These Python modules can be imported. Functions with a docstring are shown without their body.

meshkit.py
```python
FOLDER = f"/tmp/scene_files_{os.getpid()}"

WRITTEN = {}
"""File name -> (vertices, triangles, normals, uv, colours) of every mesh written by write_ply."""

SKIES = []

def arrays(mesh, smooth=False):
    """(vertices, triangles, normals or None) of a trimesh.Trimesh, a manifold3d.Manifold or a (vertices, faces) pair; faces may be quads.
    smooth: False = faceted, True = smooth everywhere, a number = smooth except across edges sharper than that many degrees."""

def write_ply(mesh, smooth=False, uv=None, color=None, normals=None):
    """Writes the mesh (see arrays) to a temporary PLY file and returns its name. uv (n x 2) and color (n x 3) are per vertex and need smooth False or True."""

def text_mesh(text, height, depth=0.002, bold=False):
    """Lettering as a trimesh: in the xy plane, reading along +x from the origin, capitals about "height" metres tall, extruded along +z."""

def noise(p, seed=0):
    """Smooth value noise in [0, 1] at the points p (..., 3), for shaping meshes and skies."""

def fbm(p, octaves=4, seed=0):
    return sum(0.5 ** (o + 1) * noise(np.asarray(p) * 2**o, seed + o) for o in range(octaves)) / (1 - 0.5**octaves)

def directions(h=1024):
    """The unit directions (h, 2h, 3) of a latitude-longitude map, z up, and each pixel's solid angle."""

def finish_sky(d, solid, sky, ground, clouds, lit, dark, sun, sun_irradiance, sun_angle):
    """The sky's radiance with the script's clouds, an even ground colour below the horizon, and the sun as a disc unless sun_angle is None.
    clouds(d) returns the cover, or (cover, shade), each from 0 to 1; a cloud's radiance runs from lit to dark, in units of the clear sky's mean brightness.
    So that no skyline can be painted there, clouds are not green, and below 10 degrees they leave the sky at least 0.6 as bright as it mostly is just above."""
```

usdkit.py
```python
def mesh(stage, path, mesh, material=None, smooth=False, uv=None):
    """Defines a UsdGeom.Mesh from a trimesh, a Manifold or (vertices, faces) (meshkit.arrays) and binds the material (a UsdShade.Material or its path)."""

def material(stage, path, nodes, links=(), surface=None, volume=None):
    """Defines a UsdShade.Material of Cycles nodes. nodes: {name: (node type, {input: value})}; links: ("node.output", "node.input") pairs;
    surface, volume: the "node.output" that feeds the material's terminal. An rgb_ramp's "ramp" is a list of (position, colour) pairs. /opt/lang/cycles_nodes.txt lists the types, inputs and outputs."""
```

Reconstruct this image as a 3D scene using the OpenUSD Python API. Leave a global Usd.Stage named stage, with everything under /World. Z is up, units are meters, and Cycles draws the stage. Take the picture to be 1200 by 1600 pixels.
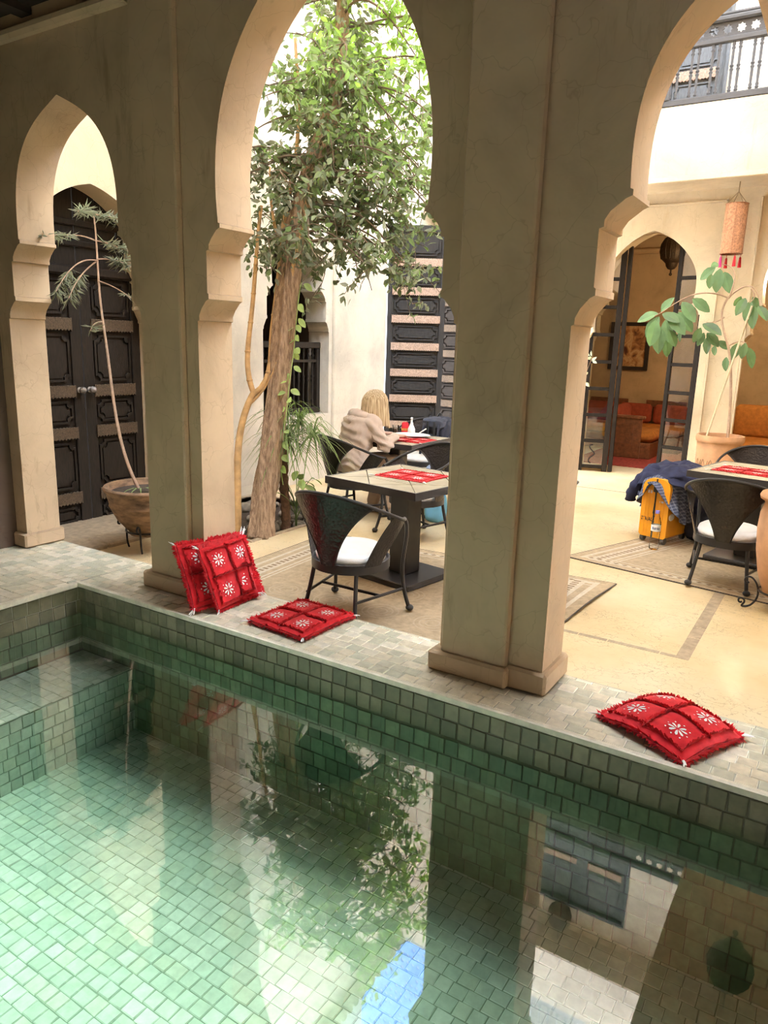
import math, random
import numpy as np, trimesh, manifold3d as m3, usdkit, meshkit
from pxr import Usd, UsdGeom, UsdLux, UsdShade, Gf, Sdf

stage = Usd.Stage.CreateInMemory()
UsdGeom.SetStageUpAxis(stage, "Z")
UsdGeom.SetStageMetersPerUnit(stage, 1.0)
UsdGeom.Xform.Define(stage, "/World")
UsdGeom.Scope.Define(stage, "/World/Looks")
PI = math.pi

# ---------------------------------------------------------------- camera
FPX, YAW, PITCH, ROLL, EYE = 1140.0, math.radians(32), math.radians(13.0), math.radians(1.7), (0, 0, 1.5)
fw = np.array([-math.sin(YAW) * math.cos(PITCH), math.cos(YAW) * math.cos(PITCH), -math.sin(PITCH)])
rt = np.array([math.cos(YAW), math.sin(YAW), 0.0])
up = np.cross(rt, fw)
rt, up = math.cos(ROLL) * rt + math.sin(ROLL) * up, -math.sin(ROLL) * rt + math.cos(ROLL) * up
cam = UsdGeom.Camera.Define(stage, "/World/camera")
cam.AddTransformOp().Set(Gf.Matrix4d(*rt, 0, *up, 0, *(-fw), 0, *EYE, 1))
cam.CreateHorizontalApertureAttr(36.0)
cam.CreateVerticalApertureAttr(48.0)
cam.CreateFocalLengthAttr(36.0 * FPX / 1200)
cam.CreateClippingRangeAttr(Gf.Vec2f(0.05, 500))
cam.CreateExposureAttr(1.5)

# ---------------------------------------------------------------- sky (bright thin cloud over the two open courtyards)
sky_mat = usdkit.material(stage, "/World/Looks/sky", {
    "tc": ("texture_coordinate", {}),
    "sky": ("sky_texture", {"sky_type": "hosek_wilkie", "sun_disc": False, "sun_elevation": 1.0, "sun_rotation": 2.2, "turbidity": 3.0,
                            "sun_direction": (0.35, -0.35, 0.87), "ground_albedo": 0.3}),
    "n": ("noise_texture", {"scale": 2.2, "detail": 4.0, "roughness": 0.55}),
    "r": ("rgb_ramp", {"ramp": [(0.36, (0, 0, 0)), (0.55, (1, 1, 1))]}),
    "mx": ("mix_color", {"b": (1.0, 0.98, 0.95), "a": (0.42, 0.62, 1.0)}),
    "bg": ("background_shader", {"strength": 1.0})},
    [("tc.generated", "n.vector"), ("n.fac", "r.fac"), ("r.color", "mx.fac"), ("mx.result", "bg.color")], surface="bg.background")
dome = UsdLux.DomeLight.Define(stage, "/World/sky_dome")
dome.CreateIntensityAttr(12.3)
UsdShade.MaterialBindingAPI.Apply(dome.GetPrim()).Bind(sky_mat)

# added fill light, out of view above the pool, to brighten its floor
pool_fill = UsdLux.RectLight.Define(stage, "/World/skylight_daylight")
pool_fill.AddTranslateOp().Set(Gf.Vec3d(-2.75, 0.4, 5.64))
pool_fill.CreateWidthAttr(0.5)
pool_fill.CreateHeightAttr(0.5)
pool_fill.CreateIntensityAttr(640.0)
pool_fill.CreateColorAttr(Gf.Vec3f(1.0, 0.97, 0.92))

# ---------------------------------------------------------------- helpers
_taken = {}


def numbered(parent, name):
    k = _taken.get((parent, name), 0)
    _taken[(parent, name)] = k + 1
    return f"{parent}/{name}" + (f"_{k:03d}" if k else "")


def tag(p, label=None, cat=None, group=None, kind=None):
    p = p.GetPrim() if hasattr(p, "GetPrim") else p
    for k, v in (("label", label), ("category", cat), ("group", group), ("kind", kind)):
        if v:
            p.SetCustomDataByKey(k, v)
    return p


class Thing:
    """an Xform at the thing's base; parts are given in its own coordinates, or in the world's with world=True"""

    def __init__(s, name, label=None, cat=None, loc=(0, 0, 0), rotz=0.0, group=None, kind=None):
        s.path = numbered("/World", name)
        s.loc, s.rot = np.array(loc, float), rotz
        x = UsdGeom.Xform.Define(stage, s.path)
        x.AddTranslateOp().Set(Gf.Vec3d(*map(float, loc)))
        if rotz:
            x.AddRotateZOp().Set(math.degrees(rotz))
        s.prim = tag(x, label, cat, group, kind)

    def add(s, name, mesh, mat, smooth=False, world=False, label=None, kind=None, parent=None):
        return part(s, name, mesh, mat, smooth, world, label, kind, parent)


def part(t, name, mesh, mat, smooth=False, world=False, label=None, kind=None, parent=None):
    if isinstance(mesh, MB):
        mesh = mesh.mesh()
    v, f = (mesh.vertices, mesh.faces) if hasattr(mesh, "faces") else mesh
    v = np.array(v, float)
    if world:
        v = v - t.loc
        if t.rot:
            c, sn = math.cos(-t.rot), math.sin(-t.rot)
            v = np.stack([v[:, 0] * c - v[:, 1] * sn, v[:, 0] * sn + v[:, 1] * c, v[:, 2]], 1)
    path = numbered(parent if parent else t.path, name)
    g = usdkit.mesh(stage, path, trimesh.Trimesh(v, f, process=False), M[mat], smooth)
    if label or kind:
        tag(g, label, None, None, kind)
    return path


def single(name, mesh, mat, label=None, cat=None, kind=None, group=None, smooth=False):
    """a thing that is one mesh"""
    if isinstance(mesh, MB):
        mesh = mesh.mesh()
    v, f = (mesh.vertices, mesh.faces) if hasattr(mesh, "faces") else mesh
    g = usdkit.mesh(stage, numbered("/World", name), trimesh.Trimesh(v, f, process=False), M[mat], smooth)
    return tag(g, label, cat, group, kind)


def copy_of(t, name, label, cat, loc, rotz=0.0, group=None):
    """a copy of a thing and its parts, by internal reference"""
    x = UsdGeom.Xform.Define(stage, numbered("/World", name))
    x.GetPrim().GetReferences().AddInternalReference(t.path)
    x.ClearXformOpOrder()
    for a in ("xformOp:translate", "xformOp:rotateZ"):
        if x.GetPrim().HasAttribute(a):
            pass
    x.MakeMatrixXform().Set(Gf.Matrix4d().SetRotate(Gf.Rotation(Gf.Vec3d(0, 0, 1), math.degrees(rotz))) * Gf.Matrix4d().SetTranslate(Gf.Vec3d(*map(float, loc))))
    x.GetPrim().SetInstanceable(True)
    return tag(x, label, cat, group)


def man(m):
    a = m.to_mesh()
    return trimesh.Trimesh(np.array(a.vert_properties[:, :3]), np.array(a.tri_verts), process=False)


class MB:
    """collects shapes that make one mesh"""

    def __init__(s):
        s.v, s.f, s.n = [], [], 0

    def raw(s, v, f):
        v, f = np.asarray(v, float), np.asarray(f, int)
        if f.shape[1] == 4:
            f = np.vstack([f[:, [0, 1, 2]], f[:, [0, 2, 3]]])
        s.v.append(v)
        s.f.append(f + s.n)
        s.n += len(v)
        return s

    def tm(s, m):
        if hasattr(m, "to_mesh"):
            m = man(m)
        return s.raw(m.vertices, m.faces)

    def box(s, a, b, rz=0.0, about=None, ch=0.0):
        """axis box from corner a to corner b, chamfered by ch, turned rz about its centre or a point"""
        a, b = np.minimum(a, b).astype(float), np.maximum(a, b).astype(float)
        if ch > 0:
            c = min(ch, (b - a).min() * 0.49)
            p = []
            for k in range(3):
                i, j = [q for q in range(3) if q != k]
                for e in (0, 1):
                    for u in (0, 1):
                        for w in (0, 1):
                            q = np.zeros(3)
                            q[k] = (a, b)[e][k]
                            q[i] = (a, b)[u][i] + (c if u == 0 else -c)
                            q[j] = (a, b)[w][j] + (c if w == 0 else -c)
                            p.append(q)
            h = trimesh.Trimesh(p).convex_hull
            v, f = np.array(h.vertices), np.array(h.faces)
        else:
            v = np.array([[(a, b)[i][0], (a, b)[j][1], (a, b)[k][2]] for i in (0, 1) for j in (0, 1) for k in (0, 1)])
            f = np.array([[0, 1, 3, 2], [4, 6, 7, 5], [0, 4, 5, 1], [2, 3, 7, 6], [0, 2, 6, 4], [1, 5, 7, 3]])
        if rz:
            o = (a + b) / 2 if about is None else np.array([*about, 0.0])[:3]
            c_, s_ = math.cos(rz), math.sin(rz)
            d = v - o
            v = np.stack([d[:, 0] * c_ - d[:, 1] * s_, d[:, 0] * s_ + d[:, 1] * c_, d[:, 2]], 1) + o
        return s.raw(v, f)

    def tube(s, pts, r, n=8, cap=True):
        pts = np.asarray(pts, float)
        r = np.broadcast_to(np.asarray(r, float), (len(pts),))
        tg = np.gradient(pts, axis=0)
        tg /= np.maximum(np.linalg.norm(tg, axis=1, keepdims=True), 1e-9)
        ref = np.array([0, 0, 1.0]) if abs(tg[0][2]) < 0.9 else np.array([1.0, 0, 0])
        x = np.cross(tg[0], ref)
        x /= np.linalg.norm(x)
        vs = []
        for p, t, q in zip(pts, tg, r):
            x = x - t * (x @ t)
            x /= max(np.linalg.norm(x), 1e-9)
            y = np.cross(t, x)
            a = np.arange(n) / n * 2 * PI
            vs.append(p + q * (np.cos(a)[:, None] * x + np.sin(a)[:, None] * y))
        v = np.vstack(vs)
        m, f = len(pts), []
        for i in range(m - 1):
            for j in range(n):
                k = (j + 1) % n
                f.append([i * n + j, i * n + k, (i + 1) * n + k, (i + 1) * n + j])
        f = np.array(f)
        f = np.vstack([f[:, [0, 1, 2]], f[:, [0, 2, 3]]])
        if cap:
            e = []
            for j in range(1, n - 1):
                e.append([0, j + 1, j])
                e.append([(m - 1) * n, (m - 1) * n + j, (m - 1) * n + j + 1])
            f = np.vstack([f, e])
        return s.raw(v, f)

    def lathe(s, prof, c=(0, 0, 0), n=32, a0=0.0, a1=2 * PI):
        """prof: (radius, z) from the bottom up along the outside"""
        prof = np.asarray(prof, float)
        full = abs(a1 - a0 - 2 * PI) < 1e-6
        k = n if full else n + 1
        a = a0 + (a1 - a0) * np.arange(k) / n
        v = np.stack([np.outer(prof[:, 0], np.cos(a)), np.outer(prof[:, 0], np.sin(a)), np.repeat(prof[:, 1:2], k, 1)], -1).reshape(-1, 3) + np.asarray(c, float)
        f = [[i * k + j, i * k + (j + 1) % k, (i + 1) * k + (j + 1) % k, (i + 1) * k + j] for i in range(len(prof) - 1) for j in range(n)]
        return s.raw(v, f)

    def sphere(s, c, r, sub=2, sc=(1, 1, 1)):
        m = trimesh.creation.icosphere(sub, r)
        return s.raw(np.array(m.vertices) * np.asarray(sc) + np.asarray(c, float), m.faces)

    def grid(s, P, thick=0.0, closed=False):
        """P (n, m, 3) surface; thick gives it a back"""
        n, m = P.shape[:2]
        i, j = np.meshgrid(np.arange(n - 1), np.arange(m - 1), indexing="ij")
        i, j = i.ravel(), j.ravel()
        f = np.stack([i * m + j, (i + 1) * m + j, (i + 1) * m + j + 1, i * m + j + 1], 1)
        v = P.reshape(-1, 3)
        if thick == 0:
            return s.raw(v, f)
        du, dv = np.gradient(P, axis=0), np.gradient(P, axis=1)
        nn = np.cross(du, dv)
        nn /= np.maximum(np.linalg.norm(nn, axis=2, keepdims=True), 1e-9)
        w = (P - nn * thick).reshape(-1, 3)
        N = n * m
        g = f[:, ::-1] + N
        ed = []
        loop = [(a, 0) for a in range(n)] + [(n - 1, b) for b in range(1, m)] + [(a, m - 1) for a in range(n - 2, -1, -1)] + [(0, b) for b in range(m - 2, 0, -1)]
        for q in range(len(loop)):
            a, b = loop[q], loop[(q + 1) % len(loop)]
            A, B = a[0] * m + a[1], b[0] * m + b[1]
            ed.append([B, A, A + N, B + N])
        return s.raw(np.vstack([v, w]), np.vstack([f, g, np.array(ed)]))

    def prism_y(s, polys, y0, y1):
        """polygons in (x, z) pushed from y0 to y1; a second polygon inside the first is a hole"""
        return s._prism(polys, lambda v: np.stack([v[:, 0], y1 - v[:, 2], v[:, 1]], 1), y1 - y0)

    def prism_x(s, polys, x0, x1):
        """polygons in (y, z) pushed from x0 to x1"""
        return s._prism(polys, lambda v: np.stack([x0 + v[:, 2], v[:, 0], v[:, 1]], 1), x1 - x0)

    def prism_z(s, polys, z0, z1):
        return s._prism(polys, lambda v: v + np.array([0, 0, z0]), z1 - z0)

    def _prism(s, polys, fn, h):
        if np.ndim(polys[0][0]) == 0:
            polys = [polys]
        cs = m3.CrossSection([np.asarray(p, float) for p in polys], m3.FillRule.EvenOdd)
        m = man(cs.extrude(h))
        return s.raw(fn(np.array(m.vertices)), m.faces)

    def turn(s, R=None, t=(0, 0, 0)):
        v = np.vstack(s.v)
        s.v = [(v @ np.asarray(R).T if R is not None else v) + np.asarray(t, float)]
        s.f = [np.vstack(s.f)]
        return s

    def mesh(s):
        return trimesh.Trimesh(np.vstack(s.v), np.vstack(s.f), process=False)


def RX(a):
    c, s = math.cos(a), math.sin(a)
    return np.array([[1, 0, 0], [0, c, -s], [0, s, c]])


def RY(a):
    c, s = math.cos(a), math.sin(a)
    return np.array([[c, 0, s], [0, 1, 0], [-s, 0, c]])


def RZ(a):
    c, s = math.cos(a), math.sin(a)
    return np.array([[c, -s, 0], [s, c, 0], [0, 0, 1]])


def spline(pts, n):
    from scipy.interpolate import CubicSpline
    pts = np.asarray(pts, float)
    t = np.r_[0, np.cumsum(np.linalg.norm(np.diff(pts, axis=0), axis=1))]
    return CubicSpline(t, pts)(np.linspace(0, t[-1], n))


# ---------------------------------------------------------------- materials
M = {}


def mat(name, nodes, links, surface, volume=None):
    M[name] = usdkit.material(stage, "/World/Looks/" + name, nodes, links, surface=surface, volume=volume)


def plain(name, col, rough=0.6, metal=0.0, var=0.12, scale=9.0, bump=0.0, bscale=60.0, spec=0.5, col2=None, sub=None, coat=0.0, detail=4.0, stretch=None, rnd=0.0, bdist=0.004):
    """principled with soft mottling between two tones and optional fine relief"""
    c = np.array(col, float)
    lo, hi = (c * (1 - var), np.minimum(c * (1 + var), 1)) if col2 is None else (c, np.array(col2, float))
    nodes = {"g": ("geometry", {}), "mp": ("mapping", {"scale": stretch or (1, 1, 1)}),
             "n": ("noise_texture", {"scale": scale, "detail": detail, "roughness": 0.6}),
             "r": ("rgb_ramp", {"ramp": [(0.32, tuple(lo)), (0.68, tuple(hi))]}),
             "p": ("principled_bsdf", {"roughness": rough, "metallic": metal, "specular_ior_level": spec, "coat_weight": coat})}
    links = [("g.position", "mp.vector"), ("mp.vector", "n.vector"), ("n.fac", "r.fac")]
    out = "r.color"
    if rnd:
        nodes["oi"] = ("object_info", {})
        nodes["mr"] = ("map_range", {"from_min": 0.0, "from_max": 1.0, "to_min": 1 - rnd, "to_max": 1 + rnd})
        nodes["h"] = ("hsv", {})
        links += [("oi.random", "mr.value"), ("mr.result", "h.value"), ("r.color", "h.color")]
        out = "h.color"
    links.append((out, "p.base_color"))
    if bump:
        nodes["bn"] = ("noise_texture", {"scale": bscale, "detail": 3.0})
        nodes["b"] = ("bump", {"strength": bump, "distance": bdist})
        links += [("mp.vector", "bn.vector"), ("bn.fac", "b.height"), ("b.normal", "p.normal")]
    mat(name, nodes, links, "p.BSDF")


def plaster(name, col, stain, rough=0.55, bump=0.35):
    """hand-rubbed lime plaster: cloudy tones, hairline cracks, trowel marks"""
    c, st = np.array(col, float), np.array(stain, float)
    mat(name, {
        "g": ("geometry", {}),
        "n1": ("noise_texture", {"scale": 1.7, "detail": 6.0, "roughness": 0.62, "distortion": 0.4}),
        "m2": ("mapping", {"scale": (7, 7, 1.4)}), "n2": ("noise_texture", {"scale": 1.3, "detail": 5.0, "roughness": 0.65}),
        "r1": ("rgb_ramp", {"ramp": [(0.3, tuple(c * 0.78)), (0.5, tuple(c)), (0.7, tuple(np.minimum(c * 1.13, 0.95)))]}),
        "r2": ("rgb_ramp", {"ramp": [(0.60, (0, 0, 0)), (0.74, (0.5, 0.5, 0.5))]}),
        "mx": ("mix_color", {"b": tuple(st)}),
        "v": ("voronoi_texture", {"scale": 5.5, "feature": "distance_to_edge"}),
        "vm": ("mix_vector", {"fac": 0.16}),
        "nw": ("noise_texture", {"scale": 6.0, "detail": 3.0}),
        "rc": ("rgb_ramp", {"ramp": [(0.0, (0.22, 0.22, 0.22)), (0.012, (0, 0, 0))]}),
        "mc": ("mix_color", {"b": tuple(st * 0.55)}),
        "bn": ("noise_texture", {"scale": 26.0, "detail": 5.0, "roughness": 0.6}),
        "b": ("bump", {"strength": bump, "distance": 0.006}),
        "p": ("principled_bsdf", {"roughness": rough, "specular_ior_level": 0.35})},
        [("g.position", "n1.vector"), ("g.position", "m2.vector"), ("m2.vector", "n2.vector"), ("n1.fac", "r1.fac"), ("n2.fac", "r2.fac"), ("r1.color", "mx.a"), ("r2.color", "mx.fac"),
         ("g.position", "nw.vector"), ("g.position", "vm.a"), ("nw.color", "vm.b"), ("vm.result", "v.vector"), ("v.distance", "rc.fac"), ("rc.color", "mc.fac"), ("mx.result", "mc.a"),
         ("mc.result", "p.base_color"), ("g.position", "bn.vector"), ("bn.fac", "b.height"), ("b.normal", "p.normal")], "p.BSDF")
# ---- surfaces of the place
CREAM, PALE, TAN = (0.60, 0.475, 0.305), (0.62, 0.555, 0.445), (0.60, 0.50, 0.36)
plaster("plaster_arcade", (0.57, 0.42, 0.265), (0.30, 0.21, 0.12))
plaster("plaster_cream", CREAM, (0.50, 0.34, 0.17))
plaster("plaster_pale", PALE, (0.50, 0.42, 0.30))
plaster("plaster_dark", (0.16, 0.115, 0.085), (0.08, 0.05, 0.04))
plaster("plaster_salon", (0.58, 0.43, 0.25), (0.45, 0.30, 0.15))
plain("ceiling_wood", (0.03, 0.02, 0.013), 0.7, var=0.3)
plain("dark_wood", (0.018, 0.0125, 0.008), 0.55, spec=0.22, var=0.3, scale=14, stretch=(6, 6, 1), bump=0.3, bscale=40)
plain("dark_wood_grey", (0.022, 0.020, 0.018), 0.42, spec=0.35, var=0.3, scale=14, stretch=(6, 6, 1), bump=0.3, bscale=40)
plain("door_grey", (0.13, 0.14, 0.15), 0.5, var=0.25, scale=14, stretch=(6, 6, 1), bump=0.2)
plain("copper_band", (0.44, 0.31, 0.23), 0.5, metal=0.15, var=0.3, scale=60, bump=0.9, bscale=120, bdist=0.006)
plain("brass_band_dark", (0.085, 0.055, 0.03), 0.5, metal=0.2, var=0.35, scale=60, bump=0.9, bscale=120, bdist=0.006)
plain("knob_metal", (0.35, 0.31, 0.27), 0.3, metal=0.9)
plain("black_iron", (0.025, 0.022, 0.02), 0.42, metal=0.5, var=0.2)
plain("grout", (0.17, 0.16, 0.11), 0.9)
plain("grout_pool", (0.20, 0.25, 0.18), 0.9)
plain("grout_pale", (0.45, 0.43, 0.35), 0.9)
TILES = []
for k, c in enumerate([(0.71, 0.65, 0.50), (0.63, 0.59, 0.44), (0.79, 0.73, 0.58), (0.56, 0.54, 0.405), (0.68, 0.61, 0.45), (0.53, 0.52, 0.39)]):
    plain(f"zellige_{'abcdef'[k]}", c, 0.32, var=0.13, scale=22, bump=0.25, bscale=30)
    TILES.append(f"zellige_{'abcdef'[k]}")
PTILES = []
for k, c in enumerate([(0.52, 0.54, 0.45), (0.47, 0.51, 0.42), (0.56, 0.58, 0.49), (0.44, 0.48, 0.39), (0.51, 0.53, 0.42)]):
    plain(f"pool_zellige_{'abcde'[k]}", c, 0.35, var=0.12, scale=22, bump=0.2, bscale=30)
    PTILES.append(f"pool_zellige_{'abcde'[k]}")
WTILES = []
for k, c in enumerate([(0.22, 0.20, 0.125), (0.18, 0.17, 0.10), (0.26, 0.235, 0.15), (0.155, 0.145, 0.09), (0.20, 0.185, 0.11)]):
    plain(f"wall_zellige_{'abcde'[k]}", c, 0.3, var=0.15, scale=22, bump=0.25, bscale=30)
    WTILES.append(f"wall_zellige_{'abcde'[k]}")
GTILES = []  # wall tiles below the waterline: underwater green tint put into the tile colour
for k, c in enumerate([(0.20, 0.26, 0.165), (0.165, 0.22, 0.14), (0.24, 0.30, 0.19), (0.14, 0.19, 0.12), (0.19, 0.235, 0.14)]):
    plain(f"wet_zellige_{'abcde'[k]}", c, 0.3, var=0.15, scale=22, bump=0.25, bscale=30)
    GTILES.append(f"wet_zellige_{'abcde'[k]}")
# courtyard floor: polished lime floor with a net of fine cracks
mat("lime_floor", {
    "g": ("geometry", {}),
    "n1": ("noise_texture", {"scale": 1.1, "detail": 6.0, "roughness": 0.6}),
    "r1": ("rgb_ramp", {"ramp": [(0.3, (0.60, 0.44, 0.22)), (0.5, (0.70, 0.56, 0.33)), (0.7, (0.76, 0.66, 0.45))]}),
    "nw": ("noise_texture", {"scale": 7.0, "detail": 5.0}), "vm": ("mix_vector", {"fac": 0.3}),
    "v": ("voronoi_texture", {"scale": 15.0, "feature": "distance_to_edge"}),
    "rc": ("rgb_ramp", {"ramp": [(0.0, (1, 1, 1)), (0.035, (0, 0, 0))]}),
    "nm": ("noise_texture", {"scale": 2.6, "detail": 5.0, "roughness": 0.65}), "rm": ("rgb_ramp", {"ramp": [(0.40, (0, 0, 0)), (0.60, (0.75, 0.75, 0.75))]}),
    "cm": ("mix_color", {"blend_type": "multiply", "fac": 1.0}),
    "mc": ("mix_color", {"b": (0.30, 0.22, 0.13)}),
    "p": ("principled_bsdf", {"roughness": 0.34, "specular_ior_level": 0.45})},
    [("g.position", "n1.vector"), ("n1.fac", "r1.fac"), ("g.position", "nw.vector"), ("g.position", "vm.a"), ("nw.color", "vm.b"), ("vm.result", "v.vector"), ("v.distance", "rc.fac"),
     ("g.position", "nm.vector"), ("nm.fac", "rm.fac"), ("rc.color", "cm.a"), ("rm.color", "cm.b"), ("cm.result", "mc.fac"), ("r1.color", "mc.a"), ("mc.result", "p.base_color")], "p.BSDF")
plain("border_stone", (0.42, 0.33, 0.22), 0.6, var=0.2, scale=20)
mat("pool_water", {
    "g": ("geometry", {}), "n": ("noise_texture", {"scale": 3.0, "detail": 1.0}), "b": ("bump", {"strength": 0.012, "distance": 0.02}),
    "fr": ("fresnel", {"IOR": 2.1}), "inv": ("math", {"math_type": "subtract", "value1": 1.0}), "mu": ("math", {"math_type": "multiply"}),
    "tr": ("transparent_bsdf", {"color": (1, 1, 1)}), "gl": ("glossy_bsdf", {"roughness": 0.0, "color": (1, 1, 1)}), "mx": ("mix_closure", {}),
    "ab": ("absorption_volume", {"color": (0.69, 0.88, 0.825), "density": 1.5})},
    [("g.position", "n.vector"), ("n.fac", "b.height"), ("b.normal", "gl.normal"), ("g.backfacing", "inv.value2"), ("fr.fac", "mu.value1"), ("inv.value", "mu.value2"), ("mu.value", "mx.fac"),
     ("tr.BSDF", "mx.closure1"), ("gl.BSDF", "mx.closure2")], "mx.closure", "ab.volume")

FZ = -0.12          # courtyard floor


def arch_line(cx, jamb, mid, spring, curve, z0, c1=1.62, c2=1.98):
    """outline (x, z) of an opening: straight jambs, two moulded corbels, a pointed horseshoe above"""
    left = [(jamb, z0), (jamb, c1 - 0.03), (jamb - 0.012, c1 - 0.025), (jamb - 0.012, c1), (jamb - 0.03, c1 + 0.035), (mid + 0.02, c1 + 0.075), (mid, c1 + 0.085), (mid, c1 + 0.11), (mid + 0.008, c1 + 0.115),
            (mid + 0.008, c2 - 0.03), (mid - 0.01, c2 - 0.025), (mid - 0.01, c2), (mid - 0.03, c2 + 0.03), (spring + 0.012, c2 + 0.07), (spring - 0.012, c2 + 0.08), (spring - 0.012, c2 + 0.10), (spring, c2 + 0.105)]
    c = spline([(spring, c2 + 0.105)] + curve, 26)
    half = left + [tuple(q) for q in c[1:]]
    return [(cx - h, z) for h, z in half] + [(cx + h, z) for h, z in half[-2::-1]]


BIG = [(0.632, 2.3), (0.612, 2.52), (0.55, 2.73), (0.455, 2.9), (0.33, 3.05), (0.18, 3.17), (0.0, 3.27)]
SMALL = [(0.488, 2.25), (0.46, 2.44), (0.385, 2.60), (0.28, 2.71), (0.15, 2.79), (0.0, 2.86)]

# ---- the arcade between pool and courtyard
Y0, Y1 = 2.92, 3.18
t = Thing("wall_arcade", kind="structure", loc=(-1.2, Y0, 0))
b = MB()
ops = [arch_line(-4.163, 0.665, 0.575, 0.49, SMALL, -0.3), arch_line(-2.27, 0.785, 0.70, 0.62, BIG, -0.3), arch_line(-0.31, 0.665, 0.58, 0.485, SMALL, -0.3), arch_line(1.58, 0.785, 0.70, 0.62, BIG, -0.3)]
b.prism_y([[(-5.3, -0.2), (3.2, -0.2), (3.2, 8.0), (-5.3, 8.0)]] + ops, Y0, Y1)
t.add("wall", b, "plaster_arcade", smooth=35, world=True)
for i, (xa, xb, xs) in enumerate([(-3.498, -3.055, -3.15), (-1.485, -0.975, -1.14), (0.355, 0.795, 0.68)]):
    m = man(m3.CrossSection([np.array([(xa + 0.02, 0.0), (xs, 0.0), (xs + 0.006, 0.012), (xs, 0.035), (xs - 0.012, 0.04), (xa + 0.03, 0.04), (xa + 0.02, 0.03)])], m3.FillRule.NonZero).extrude(4.0))
    v = np.array(m.vertices)
    for z0_, z1_, w in ((0.0, 4.0, 1.0),):
        t.add("pilaster_strip", MB().raw(np.stack([v[:, 0], Y0 + 0.002 - v[:, 1], v[:, 2]], 1), m.faces[:, ::-1]), "plaster_arcade", world=True)
for xa, xb, xs in ((-5.02, -4.835, None), (-3.5, -3.05, -3.15), (-1.49, -0.97, -1.14), (0.36, 0.795, 0.68)):
    b = MB()
    b.box((xa - 0.022, Y0 - 0.025, -0.005), (xb + 0.022, Y1 + 0.03, 0.10), ch=0.012)
    if xs:
        b.box((xa - 0.03, Y0 - 0.065, -0.005), (xs + 0.02, Y0 + 0.05, 0.095), ch=0.012)
    t.add("plinth", b, "plaster_arcade", world=True)
b = MB()
pr = [(0, 3.20), (0.03, 3.205), (0.05, 3.225), (0.05, 3.25), (0.02, 3.27), (0, 3.28)]
b.prism_x([[(Y0 + 0.001 - a, z) for a, z in pr]], -4.95, -3.5)
t.add("ledge", b, "plaster_arcade", world=True)

# ---- pool room: dark side wall, timber ceiling with a hole for the added light well
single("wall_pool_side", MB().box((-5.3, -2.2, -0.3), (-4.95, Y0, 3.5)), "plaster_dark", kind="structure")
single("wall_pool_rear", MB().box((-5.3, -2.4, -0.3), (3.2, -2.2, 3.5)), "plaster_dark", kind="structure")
single("wall_pool_end", MB().box((3.2, -2.4, -0.3), (3.4, 12, 8)), "plaster_arcade", kind="structure")
WX0, WX1, WY0, WY1 = -3.07, -2.08, -0.7, 0.9
t = Thing("ceiling", kind="structure", loc=(0, 0, 3.42))
t.add("deck", MB().prism_z([[(-5.3, -2.4), (3.2, -2.4), (3.2, Y0), (-5.3, Y0)], [(WX0, WY0), (WX1, WY0), (WX1, WY1), (WX0, WY1)]], 3.42, 3.5), "ceiling_wood", world=True)
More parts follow.
